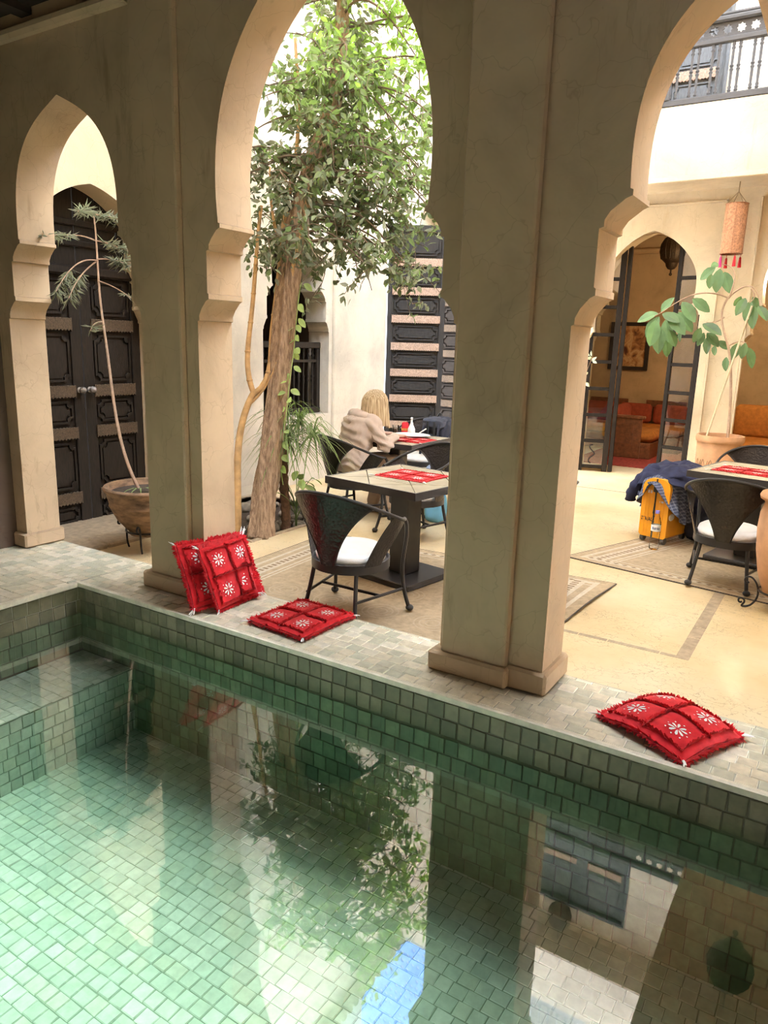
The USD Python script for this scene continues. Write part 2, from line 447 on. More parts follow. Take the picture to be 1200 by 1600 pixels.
for k in range(13):
    x = -5.0 + k * 0.62
    if x < WX0 - 0.1 or x > WX1 + 0.1:
        t.add("beam", MB().box((x - 0.05, -2.2, 3.3), (x + 0.05, Y0 - 0.01, 3.43)), "ceiling_wood", world=True)
    else:
        t.add("beam", MB().box((x - 0.05, WY1 + 0.05, 3.3), (x + 0.05, Y0 - 0.01, 3.43)), "ceiling_wood", world=True)
t.add("wall_plate", MB().box((-4.95, Y0 - 0.10, 3.34), (3.2, Y0 - 0.003, 3.43), ch=0.01), "ceiling_wood", world=True)
t = Thing("wall_light_well", kind="structure", loc=(-2.6, 0.1, 3.5))  # added well, out of view: shapes the fill light into a patch on the pool
b = MB()
b.prism_z([[(WX0 - 0.15, WY0 - 0.15), (WX1 + 0.15, WY0 - 0.15), (WX1 + 0.15, WY1 + 0.15), (WX0 - 0.15, WY1 + 0.15)], [(WX0, WY0), (WX1, WY0), (WX1, WY1), (WX0, WY1)]], 3.5, 5.6)
t.add("shaft", b, "ceiling_wood", world=True)
t.add("cap", MB().prism_z([[(WX0 - 0.15, WY0 - 0.15), (WX1 + 0.15, WY0 - 0.15), (WX1 + 0.15, WY1 + 0.15), (WX0 - 0.15, WY1 + 0.15)], [(-3.03, 0.12), (-2.47, 0.12), (-2.47, 0.68), (-3.03, 0.68)]], 5.6, 5.7), "ceiling_wood", world=True)

# ---- pool
PX0, PX1, PY0, PY1, PZ, WZ = -3.9, 2.2, 0.35, 2.67, -0.86, -0.2
BX = -3.43
rng = random.Random(5)


def tiling(t, name, O, U, V, N, lu, lv, pu, pv, mats, limit, gap=0.0036, th=0.004, seed=1, brick=0.0, region=None):
    """tiles on a rectangle from O along the unit vectors U, V: each a low bevelled block, the nearest ones parts of their own"""
    rg = random.Random(seed)
    O, U, V, N = (np.array(q, float) for q in (O, U, V, N))
    tiles = []
    v0 = 0.0
    row = 0
    while v0 < lv - 0.015:
        h = min(pv * rg.uniform(0.96, 1.04), lv - v0)
        u0 = -brick * pu * (row % 2) + rg.uniform(-0.012, 0)
        while u0 < lu - 0.01:
            w = pu * rg.uniform(0.9, 1.1)
            a, bb = max(u0, 0), min(u0 + w, lu)
            if bb - a > 0.015:
                c = O + U * (a + bb) / 2 + V * (v0 + h / 2)
                if region is None or region(c):
                    j = [rg.uniform(-0.0016, 0.0016) for _ in range(8)]
                    lift = th + rg.uniform(-0.0012, 0.0012)
                    g, e = gap / 2, 0.0028
                    tilt = [rg.uniform(-0.0012, 0.0012) for _ in range(4)]
                    P = []
                    for q, (su, sv) in enumerate(((-1, -1), (1, -1), (1, 1), (-1, 1))):
                        x = (a + bb) / 2 + su * ((bb - a) / 2 - g) + j[q]
                        y = v0 + h / 2 + sv * (h / 2 - g) + j[q + 4]
                        P.append(O + U * x + V * y)
                    for q, (su, sv) in enumerate(((-1, -1), (1, -1), (1, 1), (-1, 1))):
                        P.append(P[q] - U * su * e - V * sv * e + N * (lift + tilt[q]))
                    F = [[4, 5, 6, 7]] + [[q, (q + 1) % 4, 4 + (q + 1) % 4, 4 + q] for q in range(4)]
                    if np.dot(np.cross(U, V), N) < 0:
                        F = [f[::-1] for f in F]
                    tiles.append((np.linalg.norm(c - np.array(EYE)), P, F, rg.choice(mats)))
            u0 += w
        v0 += h
        row += 1
    tiles.sort(key=lambda q: q[0])
    for d, P, F, m in tiles[:limit]:
        t.add(name, MB().raw(P, F), m, world=True)
    rest = {}
    for d, P, F, m in tiles[limit:]:
        rest.setdefault(m, MB()).raw(P, F)
    for m, bb in rest.items():
        t.add(name + "_field", bb, m, world=True, kind="stuff")


X, Y, Z = (1, 0, 0), (0, 1, 0), (0, 0, 1)
t = Thing("floor_pool", kind="structure", loc=(0, 1.5, PZ))
t.add("bed", MB().box((PX0 - 0.1, PY0 - 0.1, PZ - 0.1), (PX1 + 0.1, PY1 + 0.1, PZ)), "grout_pool", world=True)
tiling(t, "tile", (BX, PY0, PZ), X, Y, Z, PX1 - BX, PY1 - PY0, 0.066, 0.066, PTILES, 300, seed=2, brick=0.35)
t = Thing("wall_pool_back", kind="structure", loc=(0, PY1, PZ))
t.add("bed", MB().box((PX0 - 0.2, PY1 + 0.001, PZ - 0.1), (PX1 + 0.2, PY1 + 0.2, -0.03)), "grout", world=True)
tiling(t, "tile", (PX0, PY1, -0.205), X, Z, (0, -1, 0), PX1 - PX0, 0.17, 0.074, 0.085, WTILES, 110, seed=3, region=lambda c: c[0] < 0.9)
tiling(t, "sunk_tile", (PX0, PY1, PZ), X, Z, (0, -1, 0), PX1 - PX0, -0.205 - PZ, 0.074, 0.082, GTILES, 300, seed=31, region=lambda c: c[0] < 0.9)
t = Thing("wall_pool_left", kind="structure", loc=(PX0, 1.5, PZ))
t.add("bed", MB().box((PX0 - 0.2, PY0, PZ - 0.1), (PX0 - 0.001, PY1, -0.03)), "grout", world=True)
tiling(t, "tile", (PX0, PY0, -0.205), Y, Z, (1, 0, 0), PY1 - PY0, 0.17, 0.085, 0.085, WTILES, 60, seed=4)
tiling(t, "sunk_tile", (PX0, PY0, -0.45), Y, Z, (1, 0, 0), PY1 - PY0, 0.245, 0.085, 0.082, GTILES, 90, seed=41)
t = Thing("pool_bench", kind="structure", loc=(-3.55, 1.5, PZ))
t.add("block", MB().box((PX0, PY0, PZ - 0.1), (BX, PY1, -0.459)), "grout_pool", world=True)
tiling(t, "tread_tile", (PX0 + 0.01, PY0, -0.458), X, Y, Z, BX - PX0 - 0.005, PY1 - PY0, 0.066, 0.066, PTILES, 160, seed=6, brick=0.4)
tiling(t, "riser_tile", (BX, PY0, PZ), Y, Z, (1, 0, 0), PY1 - PY0, -0.455 - PZ, 0.066, 0.066, PTILES, 160, seed=7)
single("wall_pool_near", MB().box((PX0 - 0.2, PY0 - 0.3, PZ - 0.1), (PX1 + 0.2, PY0 - 0.001, -0.03)), "pool_zellige_a", kind="structure")
single("wall_pool_right", MB().box((PX1 + 0.001, PY0, PZ - 0.1), (PX1 + 0.3, PY1, -0.03)), "pool_zellige_a", kind="structure")
t = Thing("pool_water", "clear green pool water mirroring the arcade and the courtyard", "water", loc=(0, 1.5, WZ))
t.add("water_body", MB().box((PX0 + 0.001, PY0 + 0.001, PZ + 0.001), (PX1 - 0.001, PY1 - 0.001, WZ)), "pool_water", world=True)

# ---- coping and deck: pale tiles, with a lip
CZ = -0.008
t = Thing("trim_coping", kind="structure", loc=(-1, 2.9, -0.03))
b = MB()
b.prism_z([[(-4.95, 0.0), (PX0 - 0.0, 0.0), (PX0 - 0.0, PY1 + 0.004), (3.2, PY1 + 0.004), (3.2, 3.19), (-4.95, 3.19)]], -0.2, CZ)
t.add("bed", b, "grout_pale", world=True)
b = MB()
b.box((PX0 - 0.02, PY1 - 0.016, -0.034), (3.2, PY1 + 0.012, 0.0), ch=0.006)
b.box((PX0 - 0.012, 0.3, -0.034), (PX0 + 0.016, PY1 - 0.016, 0.0), ch=0.006)
t.add("lip", b, "zellige_c", world=True)
inpill = lambda c: not any(a - 0.01 < c[0] < e + 0.01 and Y0 - 0.03 < c[1] < Y1 for a, e in ((-5.02, -4.83), (-3.5, -3.05), (-1.49, -0.97), (0.36, 0.8)))
tiling(t, "tile", (PX0 + 0.0, PY1 + 0.013, CZ), X, Y, Z, 5.0, 0.50, 0.078, 0.068, TILES, 300, seed=8, brick=0.5, gap=0.0028, region=inpill)
t = Thing("floor_deck", kind="structure", loc=(-4.4, 2, -0.03))
t.add("bed", MB().box((-4.95, 0.0, -0.2), (PX0 - 0.001, 3.19, CZ - 0.001)), "grout_pale", world=True)
tiling(t, "tile", (-4.95, 0.6, CZ), X, Y, Z, 1.035, 2.58, 0.082, 0.072, TILES, 250, seed=9, brick=0.5, gap=0.0028, region=inpill)
single("floor_pool_room", MB().box((-5.3, -2.4, -0.2), (3.2, 0.05, -0.002)), "wall_zellige_b", kind="structure")

# ---- courtyard floor with stone border strips
t = Thing("floor", kind="structure", loc=(-2, 6, FZ))
t.add("slab", MB().prism_z([[(-5.6, 3.15), (3.2, 3.15), (3.2, 13.2), (-5.6, 13.2)], [(-5.2, 4.35), (-4.0, 4.35), (-4.0, 5.75), (-5.2, 5.75)]], FZ - 0.2, FZ), "lime_floor", world=True)
rg = random.Random(4)
for (xa, xb, y) in ((-1.55, -0.53, 4.01), (-3.2, -0.6, 8.62)):
    x = xa
    while x < xb - 0.05:
        w = min(rg.uniform(0.16, 0.3), xb - x)
        t.add("border_stone", MB().box((x + 0.003, y - 0.018, FZ - 0.01), (x + w - 0.003, y + 0.018, FZ + rg.uniform(0.001, 0.003)), ch=0.002), "border_stone", world=True)
        x += w
y = 3.99
while y < 5.4:
    w = rg.uniform(0.12, 0.2)
    t.add("border_stone", MB().box((-0.60, y + 0.003, FZ - 0.01), (-0.53, y + w - 0.003, FZ + rg.uniform(0.001, 0.003)), ch=0.002), "border_stone", world=True)
    y += w
# ---------------------------------------------------------------- courtyard walls
CORB = dict(c1=1.64, c2=1.98)
MID_CURVE = lambda s, top: [(s + 0.012, 2.25), (s - 0.01, 2.25 + (top - 2.25) * 0.3), (s * 0.8, 2.25 + (top - 2.25) * 0.56), (s * 0.5, 2.25 + (top - 2.25) * 0.8), (0.0, top)]


def arch_yz(cy, jamb, mid, spring, top, z0):
    return arch_line(cy, jamb, mid, spring, MID_CURVE(spring, top), z0, **CORB)


LX = -5.3
t = Thing("wall_left", kind="structure", loc=(LX, 6, FZ))
win = [(y, max(z, 0.66)) for y, z in arch_yz(6.56, 0.58, 0.51, 0.43, 2.62, 0.66)]
b = MB()
b.prism_x([[(4.72, FZ - 0.1), (8.34, FZ - 0.1), (8.34, 3.1), (9.9, 3.1), (9.9, 8.0), (4.72, 8.0)], win], LX - 0.3, LX)
t.add("wall", b, "plaster_pale", world=True, smooth=35)
t.add("door_wall", MB().prism_x([[(2.9, FZ - 0.1), (4.72, FZ - 0.1), (4.72, 8.0), (2.9, 8.0)], arch_yz(3.97, 0.60, 0.53, 0.47, 2.66, FZ - 0.2)], LX - 0.3, LX), "plaster_cream", world=True, smooth=35)
t.add("pilaster_strip", MB().box((LX - 0.02, 7.2, FZ), (LX + 0.035, 8.34, 3.1), ch=0.012), "plaster_pale", world=True)
b = MB()
b.box((LX - 0.005, 4.62, FZ), (LX + 0.012, 7.19, FZ + 0.10)).box((LX, 7.18, FZ), (LX + 0.047, 8.35, FZ + 0.10))
t.add("baseboard", b, "plaster_pale", world=True)
t.add("upper_wall", MB().box((LX - 0.3, 9.25, 3.37), (-4.62, 10.2, 8.0)), "plaster_pale", world=True)
for k in range(40):      # glazed eave tiles seen in the water
    y = 3.3 + k * 0.16
    t.add("eave_tile", MB().lathe([(0.06, 0.0), (0.075, 0.32)], n=8).turn(RY(PI / 2 + 0.3), (LX - 0.12, y, 8.12)), "zellige_d", world=True)
t.add("cornice", MB().box((LX - 0.3, 2.9, 8.0), (LX + 0.10, 9.9, 8.09), ch=0.02), "plaster_pale", world=True)
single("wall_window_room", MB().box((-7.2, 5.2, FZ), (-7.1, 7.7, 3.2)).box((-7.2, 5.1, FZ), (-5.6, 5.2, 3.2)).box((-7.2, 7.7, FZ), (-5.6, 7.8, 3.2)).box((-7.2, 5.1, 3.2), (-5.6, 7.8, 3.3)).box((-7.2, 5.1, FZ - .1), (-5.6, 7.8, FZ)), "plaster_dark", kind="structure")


def spindle(h, r=0.017):
    """turned baluster profile of height h"""
    q = [(0.8, 0), (0.8, 0.03), (1.1, 0.05), (0.7, 0.07), (1.0, 0.11), (0.6, 0.14), (0.75, 0.3), (0.7, 0.42), (1.15, 0.46), (0.65, 0.49), (1.15, 0.53), (0.65, 0.56), (0.75, 0.7), (0.6, 0.84), (1.1, 0.88), (0.65, 0.91), (1.0, 0.95), (0.8, 0.97), (0.8, 1.0)]
    return [(max(a, 0.2) * r, z * h) for a, z in q]


t = Thing("window_1", kind="structure", loc=(LX, 6.42, 0.66))
b = MB().box((LX - 0.20, 5.96, 1.42), (LX - 0.12, 7.14, 1.49), ch=0.008).box((LX - 0.20, 5.96, 0.665), (LX - 0.12, 7.14, 0.73), ch=0.008)
b.box((LX - 0.20, 5.96, 0.73), (LX - 0.13, 6.02, 1.42)).box((LX - 0.20, 7.08, 0.73), (LX - 0.13, 7.14, 1.42)).box((LX - 0.19, 6.02, 1.26), (LX - 0.14, 7.08, 1.29))
t.add("frame", b, "dark_wood", world=True)
for k in range(12):
    t.add("baluster", MB().lathe(spindle(0.69), (LX - 0.165, 6.07 + k * 0.088, 0.73), n=8), "dark_wood", world=True, smooth=50)


def oct_panel(u0, u1, z0, z1, c):
    """rectangle with notched corners"""
    return [(u0 + c, z0), (u1 - c, z0), (u1 - c, z0 + c * 0.5), (u1 - c * 0.5, z0 + c), (u1, z0 + c), (u1, z1 - c), (u1 - c * 0.5, z1 - c), (u1 - c, z1 - c * 0.5), (u1 - c, z1),
            (u0 + c, z1), (u0 + c, z1 - c * 0.5), (u0 + c * 0.5, z1 - c), (u0, z1 - c), (u0, z0 + c), (u0 + c * 0.5, z0 + c), (u0 + c, z0 + c * 0.5)]


def carved_leaf(t, o, ang, w, z0, z1, bands, wood, band_mat, bh=0.085, stile=0.075, world=True, teeth=14, mid=False):
    """a door leaf standing at o, running along the direction ang; its carved face looks to the right-hand side of that direction"""
    R = RZ(ang)
    put = lambda m: m.turn(R, o)
    t.add("leaf_board", put(MB().box((0, 0.006, z0), (w, 0.045, z1))), wood, world=world)
    t.add("stile", put(MB().box((0, -0.012, z0), (stile, 0.006, z1), ch=0.004)), wood, world=world)
    t.add("stile", put(MB().box((w - stile, -0.012, z0), (w, 0.006, z1), ch=0.004)), wood, world=world)
    ed = [z0] + list(bands) + [z1]
    for k, zb in enumerate(bands):
        n = teeth
        us = np.linspace(stile - 0.012, w - stile + 0.012, 2 * n + 1)
        low = [(u, zb - bh / 2 + (0.010 if q % 2 else -0.004)) for q, u in enumerate(us)]
        hi = [(u, zb + bh / 2 - (0.004 if q % 2 else -0.002)) for q, u in enumerate(us)]
        t.add("carved_band", put(MB().prism_y([low + hi[::-1]], -0.026, 0.006)), band_mat, world=world)
    for k in range(len(ed) - 1):
        a, c = ed[k] + (bh / 2 + 0.03 if k else 0.03), ed[k + 1] - (bh / 2 + 0.03 if k < len(bands) else 0.03)
        if c - a < 0.08:
            continue
        u0, u1 = stile + 0.015, w - stile - 0.015
        cc = min(0.045, (c - a) * 0.22)
        t.add("panel_frame", put(MB().prism_y([oct_panel(u0, u1, a, c, cc), oct_panel(u0 + 0.018, u1 - 0.018, a + 0.018, c - 0.018, cc)], -0.010, 0.008)), wood, world=world)
        t.add("panel", put(MB().prism_y([oct_panel(u0 + 0.034, u1 - 0.034, a + 0.034, c - 0.034, cc)], -0.006, 0.008)), wood, world=world)


# carved double door in the left wall
t = Thing("door_1", kind="structure", loc=(-5.54, 3.97, 0))
for y0, y1 in ((3.36, 3.965), (3.975, 4.58)):
    carved_leaf(t, (-5.545, y0, 0), PI / 2, y1 - y0, FZ, 1.97, [0.12, 0.68, 1.03, 1.58], "dark_wood", "brass_band_dark", bh=0.10, stile=0.10)
for y in (3.92, 4.02):
    t.add("knob", MB().lathe([(0.0, 0.075), (0.018, 0.072), (0.03, 0.055), (0.03, 0.04), (0.016, 0.025), (0.012, 0.012), (0.026, 0.006), (0.026, 0)], n=16).turn(RY(PI / 2), (-5.535, y, 1.04)), "knob_metal", world=True, smooth=50)
t.add("transom_rail", MB().box((-5.6, 3.36, 1.97), (-5.50, 4.58, 2.05), ch=0.015), "dark_wood", world=True)
for k in range(6):
    t.add("plank", MB().box((-5.58, 3.36 + k * 0.204, 2.05), (-5.55 + 0.006 * (k % 2), 3.36 + k * 0.204 + 0.2, 2.8), ch=0.004), "dark_wood", world=True)
for z in (2.2, 2.36):
    t.add("cross_rail", MB().box((-5.56, 3.36, z), (-5.525, 4.58, z + 0.05), ch=0.008), "dark_wood", world=True)
t.add("threshold", MB().box((-5.58, 3.3, FZ - 0.02), (-5.0, 4.62, FZ + 0.03), ch=0.01), "border_stone", world=True)
b = MB()
for k in range(4):
    b.box((-5.0, 3.2 + k * 0.32, FZ - 0.05), (-4.72, 3.2 + k * 0.32 + 0.31, FZ + 0.035), ch=0.012)
t.add("step", b, "border_stone", world=True)

# folding door leaves at the far left corner
dx, dy = -4.64 + 5.28, 8.73 - 8.34
a1 = math.atan2(dy, dx)
t = Thing("door_2", kind="structure", loc=(-5.28, 8.36, FZ))
carved_leaf(t, (-5.27, 8.37, 0), a1, math.hypot(dx, dy), FZ + 0.02, 2.96, [0.09, 0.44, 0.79, 1.13, 1.47, 1.82, 2.17, 2.53], "dark_wood_grey", "copper_band", bh=0.10, stile=0.07, teeth=26)
t.add("top_rail", MB().box((0, -0.02, 2.90), (math.hypot(dx, dy), 0.05, 2.98), ch=0.006).turn(RZ(a1), (-5.27, 8.37, 0)), "dark_wood_grey", world=True)
t = Thing("door_3", kind="structure", loc=(-5.0, 9.76, FZ))
carved_leaf(t, (-5.25, 9.74, 0), 0, 0.75, FZ + 0.02, 3.02, [0.3, 0.66, 1.02, 1.38, 1.74, 2.1, 2.46], "dark_wood", "brass_band_dark", bh=0.10, stile=0.07, teeth=26)

# far wall with the pointed doorway to the salon and the wide opening beside it
FY = 9.8
t = Thing("wall_far", kind="structure", loc=(-2, FY, FZ))
arch_s = arch_line(-2.33, 0.70, 0.635, 0.55, MID_CURVE(0.55, 2.95), FZ - 0.2, **CORB)
arch_r = arch_line(-0.42, 0.76, 0.68, 0.60, MID_CURVE(0.60, 2.95), FZ - 0.2, **CORB)
t.add("wall", MB().prism_y([[(-5.6, FZ - 0.1), (3.2, FZ - 0.1), (3.2, 4.17), (-5.6, 4.17)], arch_s, arch_r], FY, FY + 0.3), "plaster_cream", world=True, smooth=35)
fr = MB()
for xa, xb in ((-3.2, -3.17), (-1.545, -1.515), (-1.175, -1.15)):
    fr.box((xa, FY - 0.014, FZ), (xb, FY + 0.01, 3.26), ch=0.006)
fr.box((-3.2, FY - 0.014, 3.22), (-1.515, FY + 0.01, 3.25), ch=0.006)
t.add("panel_moulding", fr, "plaster_cream", world=True)
b = MB().box((-4.2, FY - 0.02, FZ), (-3.05, FY + 0.01, FZ + 0.11), ch=0.005).box((-1.62, FY - 0.02, FZ), (-1.2, FY + 0.01, FZ + 0.11), ch=0.005)
t.add("baseboard", b, "plaster_cream", world=True)
t = Thing("wall_gallery", kind="structure", loc=(-2, 9.5, 3.37))
t.add("slab", MB().box((-4.62, 9.25, 3.37), (3.2, 10.6, 4.17), ch=0.015), "plaster_cream", world=True)
t.add("slab_moulding", MB().box((-4.62, 9.225, 3.37), (3.2, 9.26, 3.44), ch=0.01), "plaster_cream", world=True)
t.add("upper_wall", MB().prism_y([[(-4.62, 4.17), (3.2, 4.17), (3.2, 6.95), (-4.62, 6.95)], [(-3.12, 4.1), (-1.72, 4.1), (-1.72, 6.5), (-3.12, 6.5)]], 9.85, 10.1), "plaster_pale", world=True)
t.add("upper_slab", MB().box((-4.62, 9.25, 6.95), (3.2, 10.6, 7.9), ch=0.02), "plaster_pale", world=True)
t = Thing("door_4", kind="structure", loc=(-2.4, 9.9, 4.17))
for x0 in (-3.10, -2.415):
    carved_leaf(t, (x0, 9.90, 0), 0, 0.67, 4.19, 6.48, [4.66, 5.2, 5.75], "door_grey", "copper_band", bh=0.11, stile=0.09)
b = MB().box((-3.13, 9.83, 4.17), (-3.10, 9.96, 6.5)).box((-1.745, 9.83, 4.17), (-1.71, 9.96, 6.5)).box((-3.13, 9.83, 6.48), (-1.71, 9.96, 6.54)).box((-2.43, 9.87, 4.18), (-2.415, 9.93, 6.48))
t.add("frame", b, "door_grey", world=True)

# first-floor balustrade
plain("rail_wood", (0.045, 0.043, 0.042), 0.38, var=0.2, scale=12, stretch=(1, 8, 8))
t = Thing("gallery_balustrade", "dark turned-wood balustrade with star-pierced frieze along the upstairs gallery", "railing", loc=(-2, 9.3, 4.17))
XL, XR = -4.62, 0.6
t.add("bottom_rail", MB().box((XL, 9.265, 4.17), (XR, 9.335, 4.245), ch=0.012), "rail_wood", world=True)
t.add("middle_rail", MB().box((XL, 9.27, 4.74), (XR, 9.33, 4.80), ch=0.012), "rail_wood", world=True)
t.add("handrail", MB().box((XL, 9.25, 4.94), (XR, 9.35, 5.0), ch=0.018).box((XL, 9.27, 5.0), (XR, 9.33, 5.035), ch=0.012), "rail_wood", world=True)
k, x = 0, XL + 0.2
while x < XR:
    for dx_ in (-0.033, 0.033):
        t.add("baluster", MB().lathe(spindle(0.5, 0.019), (x + dx_, 9.3, 4.243), n=8), "rail_wood", world=True, smooth=50)
    x += 0.205
for px in (XL + 0.04, -2.23, 0.3):
    t.add("post", MB().box((px - 0.04, 9.26, 4.24), (px + 0.04, 9.34, 4.95), ch=0.008), "rail_wood", world=True)
holes, x = [], XL + 0.12
while x < XR - 0.1:
    st = []
    for q in range(16):
        a = q * PI / 8
        rr = 0.052 if q % 2 == 0 else 0.036
        st.append((x + rr * math.cos(a), 4.87 + rr * math.sin(a)))
    holes.append(st)
    x += 0.135
t.add("star_frieze", MB().prism_y([[(XL, 4.80), (XR, 4.80), (XR, 4.94), (XL, 4.94)]] + holes, 9.29, 9.31), "rail_wood", world=True)
plain("white_rail", (0.35, 0.36, 0.37), 0.5)
t = Thing("roof_balustrade", "pale wooden balustrade on the roof terrace, seen mirrored in the pool", "railing", loc=(-2, 9.3, 7.9))
t.add("bottom_rail", MB().box((XL, 9.27, 7.9), (XR, 9.33, 7.98)), "white_rail", world=True)
t.add("handrail", MB().box((XL, 9.25, 8.75), (XR, 9.35, 8.83)), "white_rail", world=True)
x = XL + 0.1
while x < XR:
    t.add("baluster", MB().lathe(spindle(0.78, 0.024), (x, 9.3, 7.975), n=6), "white_rail", world=True, smooth=50)
    x += 0.14
# pierced blue roof screen mirrored at the foot of the picture
plain("blue_screen", (0.10, 0.24, 0.62), 0.6)
hol = []
for i in range(13):
    for j in range(16):
        if (i + j * 2) % 9 < 6:
            hol.append([(-6.3 + 0.11 * i + 0.038 * math.cos(a), 8.95 + 0.16 * j + 0.05 * math.sin(a)) for a in np.linspace(0, 2 * PI, 8, endpoint=False)])
single("roof_screen", MB().prism_y([[(-6.4, 8.85), (-4.9, 8.85), (-4.9, 11.45), (-6.4, 11.45)]] + hol, 9.95, 9.99), "blue_screen", "blue pierced screen standing on the roof corner, seen only mirrored in the pool", "screen")

# right-hand gallery over the courtyard
t = Thing("wall_right", kind="structure", loc=(0, 6, 3.5))
t.add("slab", MB().box((-0.78, 4.9, 3.5), (3.2, 9.25, 4.0)), "plaster_arcade", world=True)
t.add("wall", MB().box((1.4, 3.18, FZ), (1.6, 9.8, 3.5)), "plaster_cream", world=True)
t.add("parapet", MB().box((-0.78, 4.9, 4.0), (-0.68, 9.25, 4.9)), "plaster_arcade", world=True)

# ---------------------------------------------------------------- salon behind the far wall
single("wall_salon", MB().box((-4.6, 13.0, FZ), (1.6, 13.2, 3.4)).box((-4.7, 10.1, FZ), (-4.6, 13.2, 3.4)).box((1.5, 10.1, FZ), (1.6, 13.2, 3.4)), "plaster_salon", kind="structure")
single("trim_cornice", MB().box((-4.6, 12.9, 3.06), (1.5, 13.01, 3.14), ch=0.02), "plaster_salon", kind="structure")
single("ceiling_salon", MB().box((-4.7, 10.1, 3.34), (1.6, 13.2, 3.37)), "plaster_salon", kind="structure")
salon_fill = UsdLux.SphereLight.Define(stage, "/World/salon_wall_lamp")  # added warm fill to brighten the salon, without a fixture
salon_fill.AddTranslateOp().Set(Gf.Vec3d(-0.9, 10.5, 2.4))
salon_fill.CreateRadiusAttr(0.12)
salon_fill.CreateIntensityAttr(45.0)
salon_fill.CreateColorAttr(Gf.Vec3f(1.0, 0.78, 0.5))

# glazed leaves of the salon doorway
mat("pane_glass", {"tr": ("transparent_bsdf", {"color": (0.93, 0.95, 0.94)}), "gl": ("glossy_bsdf", {"roughness": 0.02, "color": (1, 1, 1)}), "fr": ("fresnel", {"IOR": 1.9}), "mx": ("mix_closure", {})},
    [("fr.fac", "mx.fac"), ("tr.BSDF", "mx.closure1"), ("gl.BSDF", "mx.closure2")], "mx.closure")
t = Thing("door_5", kind="structure", loc=(-2.33, 9.9, FZ))


def glazed_leaf(x0, x1, y0, y1, top, handle):
    L = math.hypot(x1 - x0, y1 - y0)
    a = math.atan2(y1 - y0, x1 - x0)
    R, o = RZ(a), (x0, y0, 0)
    zs = list(np.linspace(FZ + 0.06, top - 0.05, 9))
    t.add("stile", MB().box((0, -0.02, FZ), (0.05, 0.02, top), ch=0.004).turn(R, o), "dark_wood", world=True)
    t.add("stile", MB().box((L - 0.07, -0.025, FZ), (L, 0.025, top), ch=0.004).turn(R, o), "dark_wood", world=True)
    for z in zs:
        t.add("glazing_bar", MB().box((0.05, -0.018, z - 0.022), (L - 0.07, 0.018, z + 0.022), ch=0.004).turn(R, o), "dark_wood", world=True)
    for q in range(8):
        t.add("pane", MB().box((0.05, -0.003, zs[q] + 0.02), (L - 0.07, 0.003, zs[q + 1] - 0.02)).turn(R, o), "pane_glass", world=True)
    if handle:
        c = spline([(0.16, -0.03, zs[0] + 0.05), (0.13, -0.045, zs[0] + 0.07), (0.15, -0.05, zs[0] + 0.13), (0.20, -0.05, zs[0] + 0.18), (0.15, -0.05, zs[0] + 0.24), (0.13, -0.045, zs[0] + 0.28), (0.17, -0.03, zs[0] + 0.30)], 24)
        t.add("handle", MB().tube(c, 0.007, 6).turn(R, o), "black_iron", world=True)


glazed_leaf(-3.03, -2.67, 9.86, 9.98, 2.80, True)
glazed_leaf(-2.03, -1.64, 10.0, 9.90, 2.80, False)
t.add("leaf_edge", MB().box((-2.655, 9.97, FZ), (-2.605, 10.02, 2.80), ch=0.005), "dark_wood", world=True)
# ---------------------------------------------------------------- furniture
mat("hammered_metal", {
    "g": ("geometry", {}), "v": ("voronoi_texture", {"scale": 62.0, "feature": "smooth_f1", "smoothness": 0.6}),
    "b": ("bump", {"strength": 0.5, "distance": 0.006}),
    "p": ("principled_bsdf", {"base_color": (0.013, 0.010, 0.009), "roughness": 0.24, "metallic": 0.25, "specular_ior_level": 0.6})},
    [("g.position", "v.vector"), ("v.distance", "b.height"), ("b.normal", "p.normal")], "p.BSDF")
plain("black_tube", (0.028, 0.025, 0.023), 0.38, metal=0.4, var=0.2)
plain("white_cushion", (0.82, 0.80, 0.76), 0.85, var=0.05, bump=0.2, bscale=200)


